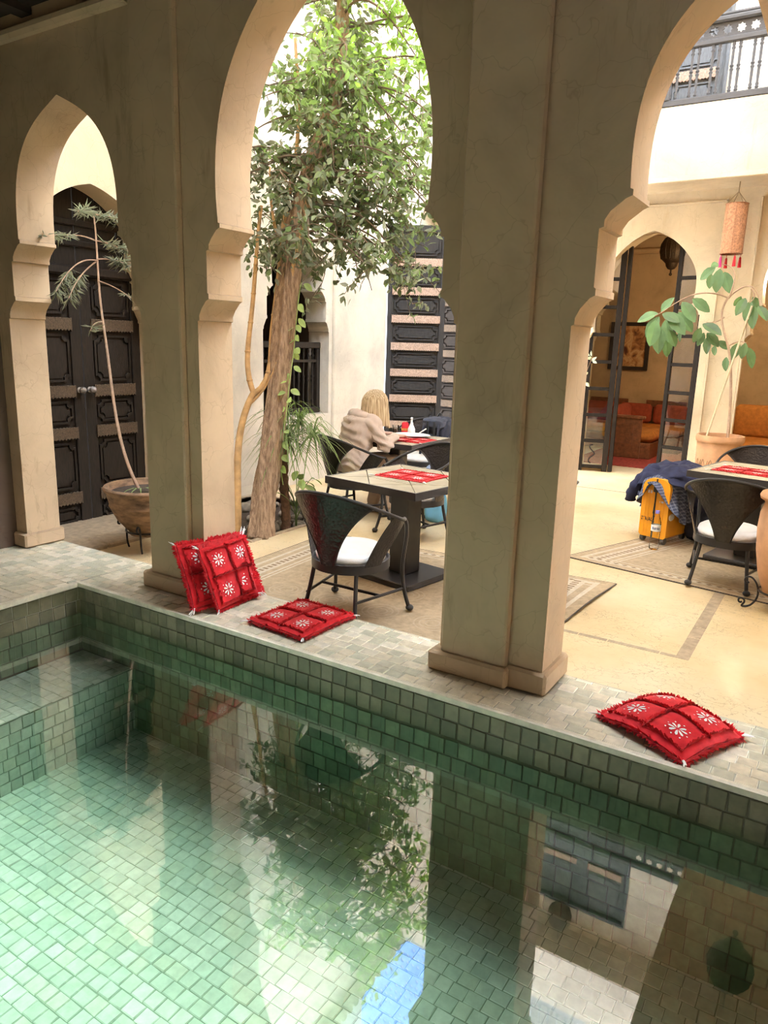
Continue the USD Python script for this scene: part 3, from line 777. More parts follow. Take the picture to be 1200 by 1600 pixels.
def chair_parts(t):
    rimz = lambda a: 0.595 + 0.20 * (0.5 + 0.5 * np.cos(np.clip(a, -2.18, 2.18) * PI / 2.18)) ** 0.85
    rimr = lambda a: 0.335 - 0.02 * (np.abs(a) / 2.18)
    pos = lambda a, r, z: np.stack([r * np.sin(a), -r * np.cos(a), z], -1)
    a = np.linspace(-2.18, 2.18, 61)
    # rim runs down into the front legs on both sides
    rim = pos(a, rimr(a), rimz(a))
    ends = []
    for s in (-1, 1):
        e = pos(np.array([s * 2.18]), np.array([0.315]), np.array([0.595]))[0]
        ends.append(spline([e, e + [s * 0.004, 0.022, -0.045], [s * 0.258, 0.200, 0.42], [s * 0.25, 0.19, 0.28], [s * 0.262, 0.21, 0.12], [s * 0.285, 0.235, 0.01]], 20))
    t.add("rim", MB().tube(rim, 0.011, 8), "black_tube", smooth=60)
    for s, q in zip((-1, 1), ends):
        t.add("leg", MB().tube(q, 0.0125, 8).sphere(q[-1] + [0, 0, 0.012], 0.026, 1, (1, 1, 0.8)), "black_tube", smooth=60)
    for s in (-1, 1):
        q = spline([[s * 0.15, -0.16, 0.33], [s * 0.163, -0.182, 0.2], [s * 0.19, -0.225, 0.01]], 12)
        t.add("leg", MB().tube(q, 0.0125, 8).sphere(q[-1] + [0, 0, 0.012], 0.026, 1, (1, 1, 0.8)), "black_tube", smooth=60)
    b = MB()
    for s in (-1, 1):
        b.tube([[s * 0.257, 0.202, 0.15], [s * 0.175, -0.2, 0.15]], 0.009, 6)
    b.tube([[-0.215, 0.0, 0.15], [0.215, 0.0, 0.15]], 0.009, 6)
    t.add("stretcher", b, "black_tube", smooth=60)
    # seat ring
    t.add("seat", MB().lathe([(0.0, 0.327), (0.20, 0.327), (0.225, 0.307), (0.236, 0.307), (0.236, 0.363), (0.226, 0.363), (0.222, 0.343), (0.0, 0.343)], n=40), "black_tube", smooth=40)
    t.add("seat_cushion", MB().lathe([(0.0, 0.344), (0.19, 0.344), (0.207, 0.355), (0.213, 0.382), (0.205, 0.412), (0.18, 0.428), (0.0, 0.437)], n=36), "white_cushion", smooth=60)
    # three fans of hammered sheet metal between ring and rim
    def fan(lo, hi, pw=1.0, n=18, m=14):
        s = np.linspace(0, 1, n)[:, None]
        w = np.linspace(0, 1, m)[None, :]
        l = lo[0] + (lo[1] - lo[0]) * s ** pw
        h = hi[0] + (hi[1] - hi[0]) * s ** pw
        A = l + (h - l) * w
        R = 0.232 + (rimr(A) - 0.232) * s ** 1.1
        Zz = 0.352 + (rimz(A) - 0.352) * s
        return pos(A, R, Zz)
    for lo, hi, pw in (((-0.20, -0.98), (0.20, 0.98), 1.35), ((0.95, 1.46), (1.42, 2.06), 1.0), ((-1.42, -2.06), (-0.95, -1.46), 1.0)):
        P = fan(lo, hi, pw)
        t.add("back_panel", MB().grid(P, 0.004), "hammered_metal", smooth=40)
    edge = MB()
    for lo in ((-0.20, -0.98), (0.20, 0.98)):
        s = np.linspace(0, 1, 16)
        A = lo[0] + (lo[1] - lo[0]) * s ** 1.35
        edge.tube(pos(A, 0.234 + (rimr(A) - 0.234) * s ** 1.1, 0.352 + (rimz(A) - 0.352) * s), 0.006, 6)
    t.add("panel_edge", edge, "black_tube", smooth=60)


CH = [  # x, y, turn, label
    (-2.40, 3.48, 0.0, "black tub chair with white seat cushion nearest the pool, behind the flat red cushion"),
    (-3.84, 5.57, -0.35, "black tub chair in which the fair-haired person sits"),
    (-3.0, 5.32, PI - 0.45, "black tub chair tucked behind the far side of the front table, facing the pool"),
    (-1.70, 4.42, PI / 2, "black tub chair mostly hidden by the middle pillar, right of the front table"),
    (-3.98, 7.12, PI + 0.25, "black tub chair against the dark panelled door, carrying the navy backpack"),
    (-3.02, 6.25, PI / 2, "black tub chair with a pale blue garment, half hidden by the middle pillar"),
    (-0.58, 5.56, -0.05, "black tub chair with white cushion standing on the right-hand rug"),
    (-0.62, 7.22, PI, "black tub chair beyond the right-hand table, in front of the orange sofa"),
]
GRP = None
x, y, a, lab = CH[0]
chair = Thing("tub_chair", lab, "chair", (x, y, FZ + 0.011), a)
chair_parts(chair)
for x, y, a, lab in CH[1:]:
    on_rug = (-1.5 < x < 1 and 5.2 < y < 7.0) or (-3.6 < x < -1.3 and y < 4.75)
    copy_of(chair, "tub_chair", lab, "chair", (x, y, FZ + (0.011 if on_rug else 0.0)), a)

# tables
plain("table_stone", (0.235, 0.195, 0.125), 0.3, var=0.25, scale=5, detail=6)
plain("black_paint", (0.03, 0.026, 0.023), 0.28, var=0.2)
plain("steel_grey", (0.30, 0.29, 0.26), 0.3, metal=0.6)


def table_parts(t, h):
    s = 0.40
    b = MB().prism_z([[(-s, -s), (s, -s), (s, s), (-s, s)], [(-s + 0.014, -s + 0.014), (s - 0.014, -s + 0.014), (s - 0.014, s - 0.014), (-s + 0.014, s - 0.014)]], h - 0.05, h)
    t.add("edge_frame", b, "black_paint")
    t.add("under_board", MB().box((-s + 0.014, -s + 0.014, h - 0.045), (s - 0.014, s - 0.014, h - 0.014)), "black_paint")
    # inlaid top: four triangles meeting in the middle, round a diagonal square
    q = s - 0.015
    for k in range(4):
        c = [(q * x_, q * y_) for x_, y_ in ((-1, -1), (1, -1), (1, 1), (-1, 1))]
        A, B = np.array(c[k]), np.array(c[(k + 1) % 4])
        m = (A + B) / 2
        g = 0.002
        for tri in ([A, m, m * 0.0 + (A * 0.5)], [m, B, B * 0.5], [A * 0.5, m, B * 0.5], [A * 0.5, B * 0.5, (0, 0)]):
            tri = np.array(tri)
            ce = tri.mean(0)
            tri = ce + (tri - ce) * (1 - g / 0.06)
            t.add("top_slab", MB().prism_z([tri], h - 0.014, h - 0.001), "table_stone")
    t.add("pedestal", MB().box((-0.078, -0.078, 0.04), (0.078, 0.078, h - 0.05), ch=0.006), "black_paint")
    t.add("base_plate", MB().box((-0.25, -0.25, 0.0), (0.25, 0.25, 0.04), ch=0.005), "black_paint")


TH = 0.715
table = Thing("pedestal_table", "square stone-topped table on a black pedestal, nearest the pool, with a chair before it", "table", (-2.50, 4.29, FZ + 0.011), -0.16)
table_parts(table, TH)
copy_of(table, "pedestal_table", "square stone-topped pedestal table laid with plates, where the person sits", "table", (-3.72, 6.16, FZ), 0.0)
copy_of(table, "pedestal_table", "square stone-topped pedestal table on the right-hand rug beside the yellow suitcase", "table", (-0.52, 6.34, FZ + 0.011), -0.2)

# ---------------------------------------------------------------- red embroidered cushions
mat("red_cloth", {
    "g": ("geometry", {}), "n": ("noise_texture", {"scale": 30.0, "detail": 4.0}), "r": ("rgb_ramp", {"ramp": [(0.3, (0.56, 0.010, 0.016)), (0.7, (0.76, 0.020, 0.030))]}),
    "wv": ("noise_texture", {"scale": 420.0, "detail": 1.0}), "b": ("bump", {"strength": 0.3, "distance": 0.002}),
    "p": ("principled_bsdf", {"roughness": 0.9, "sheen_weight": 0.25, "specular_ior_level": 0.15})},
    [("g.position", "n.vector"), ("n.fac", "r.fac"), ("r.color", "p.base_color"), ("g.position", "wv.vector"), ("wv.fac", "b.height"), ("b.normal", "p.normal")], "p.BSDF")
plain("white_thread", (0.85, 0.82, 0.78), 0.9, var=0.05)


def cushion(t, w, d, h, put, seed, frill=0.030, bend=0.0):
    """a quilted square cover of four patches with frilled seams, a white flower worked on each, and corner tassels; put() places a mesh builder"""
    rg = np.random.default_rng(seed)
    n = 49
    u = np.linspace(-1, 1, n)
    U, V = np.meshgrid(u, u, indexing="ij")

    def top(U, V):
        e = (1 - np.abs(U) ** 3.5) * (1 - np.abs(V) ** 3.5)
        seam = np.exp(-(U / 0.06) ** 2) + np.exp(-(V / 0.06) ** 2)
        wr = meshkit.noise(np.stack([U * 3 + seed, V * 3, 0 * U], -1), seed) - 0.5
        return h * 0.35 + h * 0.65 * np.maximum(e, 0) ** 0.6 * (1 - 0.16 * np.minimum(seam, 1)) + wr * h * 0.22 + bend * (1 - U * U - 0.5 * V * V)
    edge = lambda U, V: (U * w / 2 * (1 - 0.02 * np.cos(V * PI / 2)), V * d / 2 * (1 - 0.02 * np.cos(U * PI / 2)))
    x, y = edge(U, V)
    zt = top(U, V)
    P = np.stack([x, y, zt], -1)
    B = np.stack([x, y, np.minimum(zt - 0.008, h * 0.06 + 0 * zt + np.maximum(bend * (1 - U * U - 0.5 * V * V), 0) * 0.85)], -1)
    b = MB().grid(P).grid(B[:, ::-1])
    idx = [(i, 0) for i in range(n)] + [(n - 1, j) for j in range(1, n)] + [(i, n - 1) for i in range(n - 2, -1, -1)] + [(0, j) for j in range(n - 2, 0, -1)]
    ring = np.array([[P[i], B[i]] for i, j in [(0, 0)]])
    lo, hi = np.array([B[q] for q in idx]), np.array([P[q] for q in idx])
    m = len(idx)
    b.raw(np.vstack([lo, hi]), [[k, (k + 1) % m, m + (k + 1) % m, m + k] for k in range(m)])
    cov = t.add("cover", put(b), "red_cloth", smooth=50, world=True)
    # frills along the outer edge and the cross seams
    f = MB()

    def frills(pts, out, L, N):
        for k in range(N):
            s = rg.random()
            i = s * (len(pts) - 1)
            p = pts[int(i)] + (pts[min(int(i) + 1, len(pts) - 1)] - pts[int(i)]) * (i % 1)
            tg = pts[min(int(i) + 1, len(pts) - 1)] - pts[max(int(i) - 1, 0)]
            tg = tg / max(np.linalg.norm(tg), 1e-9)
            o = out + rg.normal(0, 0.35, 3) + tg * rg.normal(0, 0.4)
            o /= np.linalg.norm(o)
            l = L * rg.uniform(0.5, 1.15)
            q = tg * rg.uniform(0.0035, 0.0065)
            up_ = np.cross(o, tg) * 0.0012
            f.raw([p - q, p + q, p + q * 0.7 + o * l * 0.6 + up_ * 2, p - q * 0.7 + o * l * 0.6 + up_ * 2, p + o * l + rg.normal(0, 0.001, 3)], [[0, 1, 2], [0, 2, 3], [3, 2, 4]])
    hm = lambda a: np.array(a)
    frills((P[:, 0] + B[:, 0]) / 2, hm([0, -1, 0.1]), frill, 420)
    frills((P[:, -1] + B[:, -1]) / 2, hm([0, 1, 0.1]), frill, 420)
    frills((P[0] + B[0]) / 2, hm([-1, 0, 0.1]), frill, 420)
    frills((P[-1] + B[-1]) / 2, hm([1, 0, 0.1]), frill, 420)
    for e in (P[3:-3, 3], P[3:-3, -4], P[3, 3:-3], P[-4, 3:-3]):
        frills(e, hm([0, 0, 1.0]), frill * 0.55, 160)
    c = n // 2
    for o in ((0.5, 0, 1), (-0.5, 0, 1)):
        frills(P[c, 2:-2], hm(o), frill * 0.6, 240)
        frills(P[2:-2, c], hm((o[1], o[0], 1)), frill * 0.6, 240)
    t.add("frill", put(f), "red_cloth", world=True, kind="stuff")
    # flowers: eight paired petals and small stitches
    for su in (-0.5, 0.5):
        for sv in (-0.5, 0.5):
            fl = MB()
            R = 0.24

            def patch(poly):
                q = np.array(poly)
                uu, vv = su + q[:, 0] * R, sv + q[:, 1] * R
                xx, yy = edge(uu, vv)
                zz = top(uu, vv) + 0.0022
                k = len(q)
                ce = np.array([xx.mean(), yy.mean(), (zz.mean() + 0.0008)])
                fl.raw(np.vstack([np.stack([xx, yy, zz], 1), ce]), [[i, (i + 1) % k, k] for i in range(k)])
            for kq in range(4):
                a = kq * PI / 2 + PI / 4
                for s in (-1, 1):
                    ca, sa = math.cos(a), math.sin(a)
                    pet = [(0.12, s * 0.03), (0.42, s * 0.05), (0.72, s * 0.14), (0.78, s * 0.30), (0.60, s * 0.36), (0.36, s * 0.24)]
                    if s < 0:
                        pet = pet[::-1]
                    patch([(p * ca - q * sa, p * sa + q * ca) for p, q in pet])
            for kq in range(8):
                a = kq * PI / 4
                ca, sa = math.cos(a), math.sin(a)
                r0 = 0.93 if kq % 2 == 0 else 1.02
                patch([(r0 * ca + 0.08 * math.cos(q), r0 * sa + 0.08 * math.sin(q)) for q in np.linspace(0, 2 * PI, 6, endpoint=False)])
            t.add("embroidered_flower", put(fl), "white_thread", world=True, parent=cov)
    for su, sv in ((-1, -1), (1, -1), (1, 1), (-1, 1)):
        tb = MB()
        c0 = np.array([su * w / 2, sv * d / 2, h * 0.2])
        o = np.array([su, sv, 0]) / math.sqrt(2)
        for k in range(5):
            e = c0 + o * rg.uniform(0.03, 0.05) + rg.normal(0, 0.008, 3) * [1, 1, 0.2]
            e[2] = max(e[2], 0.004)
            tb.tube([c0, (c0 + e) / 2 + [0, 0, 0.004], e], [0.003, 0.003, 0.0015], 5)
        tb.sphere(c0 + o * 0.006, 0.006, 1)
        t.add("tassel", put(tb), "white_thread", world=True)


def lay(o, a, tilt=None):
    R = RZ(a) @ (tilt if tilt is not None else np.eye(3))
    return lambda m: m.turn(R, o)


def cush_thing(lab, o, a, w, d, h, seed, tilt=None, bend=0.0):
    t = Thing("embroidered_cushion", lab, "cushion", o)
    cushion(t, w, d, h, lay(o, a, tilt), seed, bend=bend)


cush_thing("red embroidered cushion lying alone at the right end of the pool edge", (-0.43, 2.945, 0.003), -0.45, 0.40, 0.37, 0.05, 3, bend=0.028)
cush_thing("red embroidered cushion lying flat on the tiled pool edge in front of the nearest chair", (-2.375, 2.985, 0.003), -0.06, 0.38, 0.42, 0.035, 4)
Rl = RY(-1.18)
cush_thing("front one of two red cushions leaning on the left pillar, all four flowers showing", (-2.915, 2.985, 0.175), 0.06, 0.36, 0.38, 0.04, 6, tilt=RY(1.16))
cush_thing("rear one of two red cushions leaning on the left pillar, mostly hidden", (-2.962, 2.93, 0.185), -0.25, 0.37, 0.42, 0.04, 7, tilt=RY(1.02))


def mat_thing(lab, o, a, w, d, seed):
    t = Thing("embroidered_mat", lab, "place mat", o)
    cushion(t, w, d, 0.006, lay(o, a), seed, frill=0.012)


mat_thing("red place mat with white flowers on the table nearest the pool", (-2.50, 4.36, FZ + 0.012 + TH), -0.16 + 0.1, 0.40, 0.34, 11)
mat_thing("red place mat with white flowers on the right-hand table", (-0.60, 6.30, FZ + 0.012 + TH), -0.2, 0.42, 0.32, 12)
mat_thing("red place mat half under the plate on the far table", (-3.52, 6.12, FZ + TH), 0.0, 0.34, 0.34, 13)

# ---------------------------------------------------------------- rugs
plain("rug_field", (0.52, 0.41, 0.27), 0.95, var=0.16, scale=22, bump=0.5, bscale=240, spec=0.1)
plain("rug_ring", (0.56, 0.455, 0.315), 0.95, var=0.1, scale=40, spec=0.1)
plain("rug_light", (0.66, 0.58, 0.45), 0.95, var=0.1, scale=40, bump=0.5, bscale=240, spec=0.1)
plain("rug_dark", (0.33, 0.25, 0.16), 0.95, var=0.15, scale=40, bump=0.5, bscale=240, spec=0.1)
plain("rug_binding", (0.10, 0.08, 0.06), 0.9)


def rug(t, L, W, wave):
    """rug in its own coordinates, long side along x, corner bent by wave(x, y)"""
    def sheet(x0, x1, y0, y1, z, n=24, m=10):
        xs, ys = np.meshgrid(np.linspace(x0, x1, n), np.linspace(y0, y1, m), indexing="ij")
        dx_, dy_, dz_ = wave(xs, ys)
        return np.stack([xs + dx_, ys + dy_, z + dz_], -1)
    t.add("field", MB().grid(sheet(-L / 2, L / 2, -W / 2, W / 2, 0.008, 48, 30), 0.007), "rug_field")
    bind = MB()
    for q in ((-1, 0), (1, 0), (0, -1), (0, 1)):
        s = np.linspace(-1, 1, 40)
        xs = np.full(40, q[0] * L / 2) if q[0] else s * L / 2
        ys = np.full(40, q[1] * W / 2) if q[1] else s * W / 2
        a_, b_, c_ = wave(xs, ys)
        bind.tube(np.stack([xs + a_, ys + b_, 0.005 + c_], 1), 0.005, 5)
    t.add("binding", bind, "rug_binding")
    for s in (-1, 1):
        for off, wd, mt_ in ((0.09, 0.03, "rug_light"), (0.20, 0.10, "rug_light"), (0.30, 0.02, "rug_light"), (0.335, 0.015, "rug_light")):
            x = s * (L / 2 - off)
            t.add("border_band", MB().grid(sheet(x - wd / 2, x + wd / 2, -W / 2 + 0.06, W / 2 - 0.06, 0.0092, 3, 24)), mt_)
        mo = MB()
        for k in range(int((W - 0.2) / 0.05)):
            y = -W / 2 + 0.12 + k * 0.05
            P = sheet(s * (L / 2 - 0.20) - 0.022, s * (L / 2 - 0.20) + 0.022, y, y + 0.028, 0.0102, 2, 2)
            mo.grid(P)
        t.add("border_motif", mo, "rug_dark", kind="stuff")
        for off, wd in ((0.10, 0.05), (0.17, 0.012)):
            y = s * (W / 2 - off)
            t.add("border_band", MB().grid(sheet(-L / 2 + 0.1, L / 2 - 0.1, y - wd / 2, y + wd / 2, 0.0095, 30, 3)), "rug_light")
        mo = MB()
        for k in range(int((L - 0.3) / 0.07)):
            x = -L / 2 + 0.15 + k * 0.07
            y = s * (W / 2 - 0.10)
            a_, b_, c_ = wave(np.array([x]), np.array([y]))
            ce = np.array([x + a_[0], y + b_[0], 0.0108 + c_[0]])
            mo.raw(ce + np.array([[-0.026, 0, 0], [0, -0.018, 0], [0.026, 0, 0], [0, 0.018, 0]]), [[0, 1, 2, 3]])
        t.add("border_motif", mo, "rug_dark", kind="stuff")
    mo = MB()
    for i in range(int(L / 0.42) - 1):
        for j in range(int(W / 0.42) - 1):
            for rr in (0.12, 0.085, 0.05):
                a = np.linspace(0, 2 * PI, 25)
                P = []
                for r_ in (rr, rr - 0.012):
                    xs, ys = -L / 2 + 0.6 + i * 0.36 + r_ * np.cos(a), -W / 2 + 0.4 + j * 0.36 + r_ * np.sin(a)
                    a_, b_, c_ = wave(xs, ys)
                    P.append(np.stack([xs + a_, ys + b_, 0.0092 + c_], 1))
                mo.grid(np.array(P)[:, ::-1])
    t.add("ring_motif", mo, "rug_ring", kind="stuff")


t = Thing("woven_rug", "beige woven rug with bordered ends under the table nearest the pool", "rug", (-2.43, 4.10, FZ), 0.05)
rug(t, 2.35, 1.80, lambda x, y: (0.10 * np.clip((x - 0.4) / 0.8, 0, 1) ** 2 * (y / 0.9) + 0 * x, 0.06 * np.clip((x - 0.2), 0, 2) * np.sin(y * 2.2 + 1.0), 0.008 * np.clip((x - 0.95) / 0.25, 0, 1) ** 2 * (1 + np.sin(y * 5))))
t = Thing("woven_rug", "beige patterned rug under the right-hand table and the yellow suitcase", "rug", (-0.15, 6.15, FZ), -0.17)
rug(t, 2.6, 1.75, lambda x, y: (0 * x + 0.16 * (y / 0.9), 0 * x, 0 * x))
# ---------------------------------------------------------------- plants
def leafmat(name, col, trans, rough=0.45, var=0.25, w=0.4):
    mat(name, {
        "g": ("geometry", {}), "n": ("noise_texture", {"scale": 7.0, "detail": 2.0}),
        "r": ("rgb_ramp", {"ramp": [(0.3, tuple(np.array(col) * (1 - var))), (0.7, tuple(np.array(col) * (1 + var)))]}),
        "p": ("principled_bsdf", {"roughness": rough, "specular_ior_level": 0.5}), "t": ("translucent_bsdf", {"color": trans}), "m": ("mix_closure", {"fac": w})},
        [("g.position", "n.vector"), ("n.fac", "r.fac"), ("r.color", "p.base_color"), ("p.BSDF", "m.closure1"), ("t.BSDF", "m.closure2")], "m.closure")


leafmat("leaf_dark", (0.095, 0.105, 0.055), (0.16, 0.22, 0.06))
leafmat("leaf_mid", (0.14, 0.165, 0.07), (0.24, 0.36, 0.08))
leafmat("leaf_sunlit", (0.20, 0.27, 0.06), (0.36, 0.58, 0.08), w=0.45)  # yellow-green of sunlit top leaves, the light put into the colour
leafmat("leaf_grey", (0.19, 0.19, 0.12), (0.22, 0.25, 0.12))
leafmat("leaf_vine", (0.30, 0.40, 0.13), (0.45, 0.6, 0.15))
leafmat("leaf_reed", (0.15, 0.20, 0.07), (0.25, 0.38, 0.08))
leafmat("leaf_rubber", (0.10, 0.16, 0.07), (0.14, 0.24, 0.06), rough=0.3, w=0.15)
leafmat("leaf_silver", (0.13, 0.12, 0.065), (0.2, 0.22, 0.12))
leafmat("leaf_pale", (0.55, 0.58, 0.40), (0.5, 0.6, 0.3))
plain("bark", (0.19, 0.115, 0.065), 0.85, col2=(0.50, 0.34, 0.21), scale=9, stretch=(5, 5, 0.8), bump=0.9, bscale=16, bdist=0.02, detail=7)
plain("bark_tan", (0.50, 0.30, 0.12), 0.7, var=0.25, scale=12, bump=0.3, bscale=50)
plain("bark_brown", (0.13, 0.07, 0.04), 0.85, var=0.35, scale=30, bump=0.8, bscale=60)
plain("stem_pale", (0.42, 0.28, 0.18), 0.7, var=0.2, scale=30)
plain("cane", (0.62, 0.52, 0.32), 0.6)
plain("soil", (0.055, 0.038, 0.026), 0.95, var=0.4, scale=40, bump=0.8, bscale=80)
plain("pebble", (0.22, 0.19, 0.15), 0.75, var=0.35, scale=8, bump=0.3)
plain("terracotta", (0.52, 0.28, 0.14), 0.75, var=0.18, scale=7, bump=0.3, bscale=60)
plain("terracotta_worn", (0.27, 0.16, 0.085), 0.7, var=0.55, scale=9, bump=0.6, bscale=25, detail=6, stretch=(1, 1, 2.5))


def leaf(p, d, n, L, W, bend=0.15, fold=0.12, pts=3):
    """one blade from its base p along d, with the face normal near n: (vertices, faces)"""
    d = np.asarray(d, float) / np.linalg.norm(d)
    n = np.asarray(n, float) - d * (d @ np.asarray(n, float))
    n /= max(np.linalg.norm(n), 1e-9)
    s = np.cross(d, n)
    v, prof = [], {3: [(0.0, 0.06), (0.35, 1.0), (0.7, 0.72), (1.0, 0.0)], 5: [(0.0, 0.08), (0.12, 0.55), (0.32, 0.95), (0.55, 1.0), (0.8, 0.66), (0.93, 0.3), (1.0, 0.0)]}[pts]
    for t_, w in prof:
        c = p + d * L * t_ - n * bend * L * t_ * t_
        v += [c - s * W / 2 * w + n * fold * W * w, c, c + s * W / 2 * w + n * fold * W * w]
    f = []
    for k in range(len(prof) - 1):
        a = 3 * k
        f += [[a, a + 1, a + 4, a + 3], [a + 1, a + 2, a + 5, a + 4]]
    return np.array(v), np.array(f)


def foliage(t, leaves, limit, name="leaf"):
    """leaves: (v, f, material); the nearest become parts, the rest one field per material"""
    cam_ = np.array(EYE)
    leaves = sorted(leaves, key=lambda q: np.linalg.norm(q[0][0] - cam_) / np.linalg.norm(q[0][-1] - q[0][0]))
    for v, f, m in leaves[:limit]:
        t.add(name, MB().raw(v, f), m, world=True)
    rest = {}
    for v, f, m in leaves[limit:]:
        rest.setdefault(m, MB()).raw(v, f)
    for m, b in rest.items():
        t.add("foliage", b, m, world=True, kind="stuff")


# planting bed at the foot of the tree
t = Thing("planting_bed", "dark planting bed with stones let into the courtyard floor round the tree", "flower bed", (-4.6, 5.05, FZ))
rg = np.random.default_rng(12)
xs, ys = np.meshgrid(np.linspace(-5.21, -3.99, 30), np.linspace(4.34, 5.76, 34), indexing="ij")
t.add("soil", MB().grid(np.stack([xs, ys, FZ - 0.055 + 0.03 * meshkit.fbm(np.stack([xs * 6, ys * 6, 0 * xs], -1), 3, 2)], -1)), "soil", world=True, smooth=True)
b = MB()
b.prism_z([[(-5.25, 4.31), (-3.96, 4.31), (-3.96, 5.79), (-5.25, 5.79)], [(-5.2, 4.35), (-4.0, 4.35), (-4.0, 5.75), (-5.2, 5.75)]], FZ - 0.15, FZ + 0.012)
t.add("kerb", b, "border_stone", world=True)
for k in range(46):
    c = np.array([rg.uniform(-5.1, -4.05), rg.uniform(4.4, 5.7), FZ - 0.015])
    if rg.random() < 0.5:
        c[:2] = rg.uniform(-4.35, -4.03), rg.uniform(4.4, 5.3)
    m = trimesh.creation.icosphere(2, 1.0)
    v = np.array(m.vertices) * (0.8 + 0.4 * meshkit.noise(np.array(m.vertices) * 1.3 + k)[:, None]) * rg.uniform(0.03, 0.075) * [1.2, 0.9, 0.7]
    t.add("stone", MB().raw(v @ RZ(rg.uniform(0, 6)).T + c, m.faces), "pebble", world=True, smooth=True)

# ---- the big tree
tree = Thing("courtyard_tree", "tall leaning tree with furrowed tan trunk and dense leafy crown, in the courtyard planting bed", "tree", (-4.06, 4.49, FZ))
TR = spline([(-4.05, 4.50, -0.16), (-4.075, 4.69, 0.61), (-4.09, 4.82, 1.14), (-4.13, 4.96, 1.77), (-4.15, 5.07, 2.2), (-4.14, 5.22, 2.73), (-4.09, 5.35, 3.1), (-4.05, 5.52, 3.63), (-4.07, 5.62, 4.06), (-4.13, 5.74, 4.9)], 110)
rad = np.interp(TR[:, 2], [-0.16, 0.0, 0.6, 1.2, 1.8, 2.3, 3.0, 3.8, 4.9], [0.118, 0.10, 0.088, 0.086, 0.09, 0.088, 0.078, 0.06, 0.03])
b = MB().tube(TR, rad, 36)
v = b.v[0]
ax = np.repeat(TR, 36, 0)
ang = np.tile(np.arange(36) / 36 * 2 * PI, len(TR))
tw = ang + ax[:, 2] * 0.9 + 0.5 * np.sin(ax[:, 2] * 2.1)
rid = 0.15 * np.sin(5 * tw + 3 * meshkit.noise(np.stack([ang * 0, ang * 0, ax[:, 2] * 2.0], -1))) + 0.07 * np.sin(11 * tw + ax[:, 2] * 3) + 0.30 * (meshkit.fbm(np.stack([np.cos(ang) * 1.6, np.sin(ang) * 1.6, ax[:, 2] * 3.2], -1), 4, 3) - 0.5)
b.v[0] = ax + (v - ax) * (1 + rid[:, None])
tree.add("trunk", b, "bark", world=True, smooth=True)
rg = np.random.default_rng(8)
leaves = []
limbs = MB()
CR = np.array([0.848, 0.53, 0.0])       # towards the open courtyard
for k in range(88):
    z = rg.uniform(2.3, 4.85)
    base = TR[np.argmin(abs(TR[:, 2] - z))]
    a = rg.uniform(-PI, PI) if k % 3 else rg.uniform(-0.7, 0.9)
    d = np.array([math.cos(a) * CR[0] - math.sin(a) * CR[1], math.cos(a) * CR[1] + math.sin(a) * CR[0], 0])
    right = max(d @ CR, 0)
    L = rg.uniform(0.35, 0.75) + right * rg.uniform(0.2, 0.55) * (1.0 if z > 2.4 else 0.6)
    rise = rg.uniform(0.1, 0.5) if z > 2.7 else rg.uniform(-0.05, 0.25)
    P = [base]
    for s in (0.33, 0.66, 1.0):
        P.append(base + d * L * s + np.array([0, 0, rise * L * s - (0.42 + 0.25 * right) * L * s * s * s]) + rg.normal(0, 0.04, 3))
    P = spline(P, 14)
    P[:, 0] = np.clip(P[:, 0], -5.2, -2.6)
    P[:, 1] = np.maximum(P[:, 1], 3.6)
    limbs.tube(P, np.linspace(0.012, 0.003, 14), 5)
    for q in range(rg.integers(6, 10)):
        i = rg.integers(4, 14)
        tip = P[min(i, 13)] + rg.normal(0, 1, 3) * [0.17, 0.17, 0.13] + np.array([0, 0, -0.06])
        tw_ = spline([P[min(i, 13)], (P[min(i, 13)] + tip) / 2 + [0, 0, 0.02], tip], 8)
        limbs.tube(tw_, np.linspace(0.004, 0.002, 8), 4, cap=False)
        for w in range(rg.integers(9, 15)):
            p = tw_[rg.integers(2, 8)] + rg.normal(0, 0.022, 3)
            o = rg.normal(0, 1, 3) + np.array([0, 0, -0.55])
            if p[0] < -5.22 or p[1] < 3.45:
                continue
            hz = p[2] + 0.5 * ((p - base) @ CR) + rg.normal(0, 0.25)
            m = "leaf_sunlit" if hz > 3.9 else ("leaf_mid" if hz > 3.0 else ("leaf_grey" if rg.random() < 0.45 else "leaf_dark"))  # lighter leaves high up and outward: sunlight painted into the colour
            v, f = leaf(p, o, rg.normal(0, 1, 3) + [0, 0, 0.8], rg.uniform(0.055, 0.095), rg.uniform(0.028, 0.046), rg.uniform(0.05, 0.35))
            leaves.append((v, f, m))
# leafy shoots close against the upper trunk
for k in range(1700):
    z = rg.uniform(2.15, 4.8)
    c = TR[np.argmin(abs(TR[:, 2] - z))]
    o = rg.normal(0, 1, 3)
    o[2] *= 0.4
    o /= np.linalg.norm(o)
    p = c + o * rg.uniform(0.09, 0.30)
    leaves.append((*leaf(p, o + [0, 0, -0.7] + rg.normal(0, 0.4, 3), rg.normal(0, 1, 3) + [0, 0, 1], rg.uniform(0.05, 0.085), rg.uniform(0.025, 0.04), 0.2), "leaf_grey" if rg.random() < 0.5 else ("leaf_mid" if z > 3.2 else "leaf_dark")))  # shoots painted lighter high up, where more light falls
plain("twig", (0.17, 0.12, 0.075), 0.8)
tree.add("branches", limbs, "twig", world=True)
foliage(tree, leaves, 300)
for pts, r0 in (([(-4.13, 5.0, 1.95), (-4.05, 4.98, 2.2), (-4.0, 5.06, 2.5)], 0.022), ([(-4.2, 5.06, 2.1), (-4.28, 5.0, 2.4), (-4.34, 5.0, 2.9)], 0.02)):
    tree.add("side_shoot", MB().tube(spline(pts, 14), np.linspace(r0, 0.006, 14), 6), "bark_tan", world=True, smooth=60)

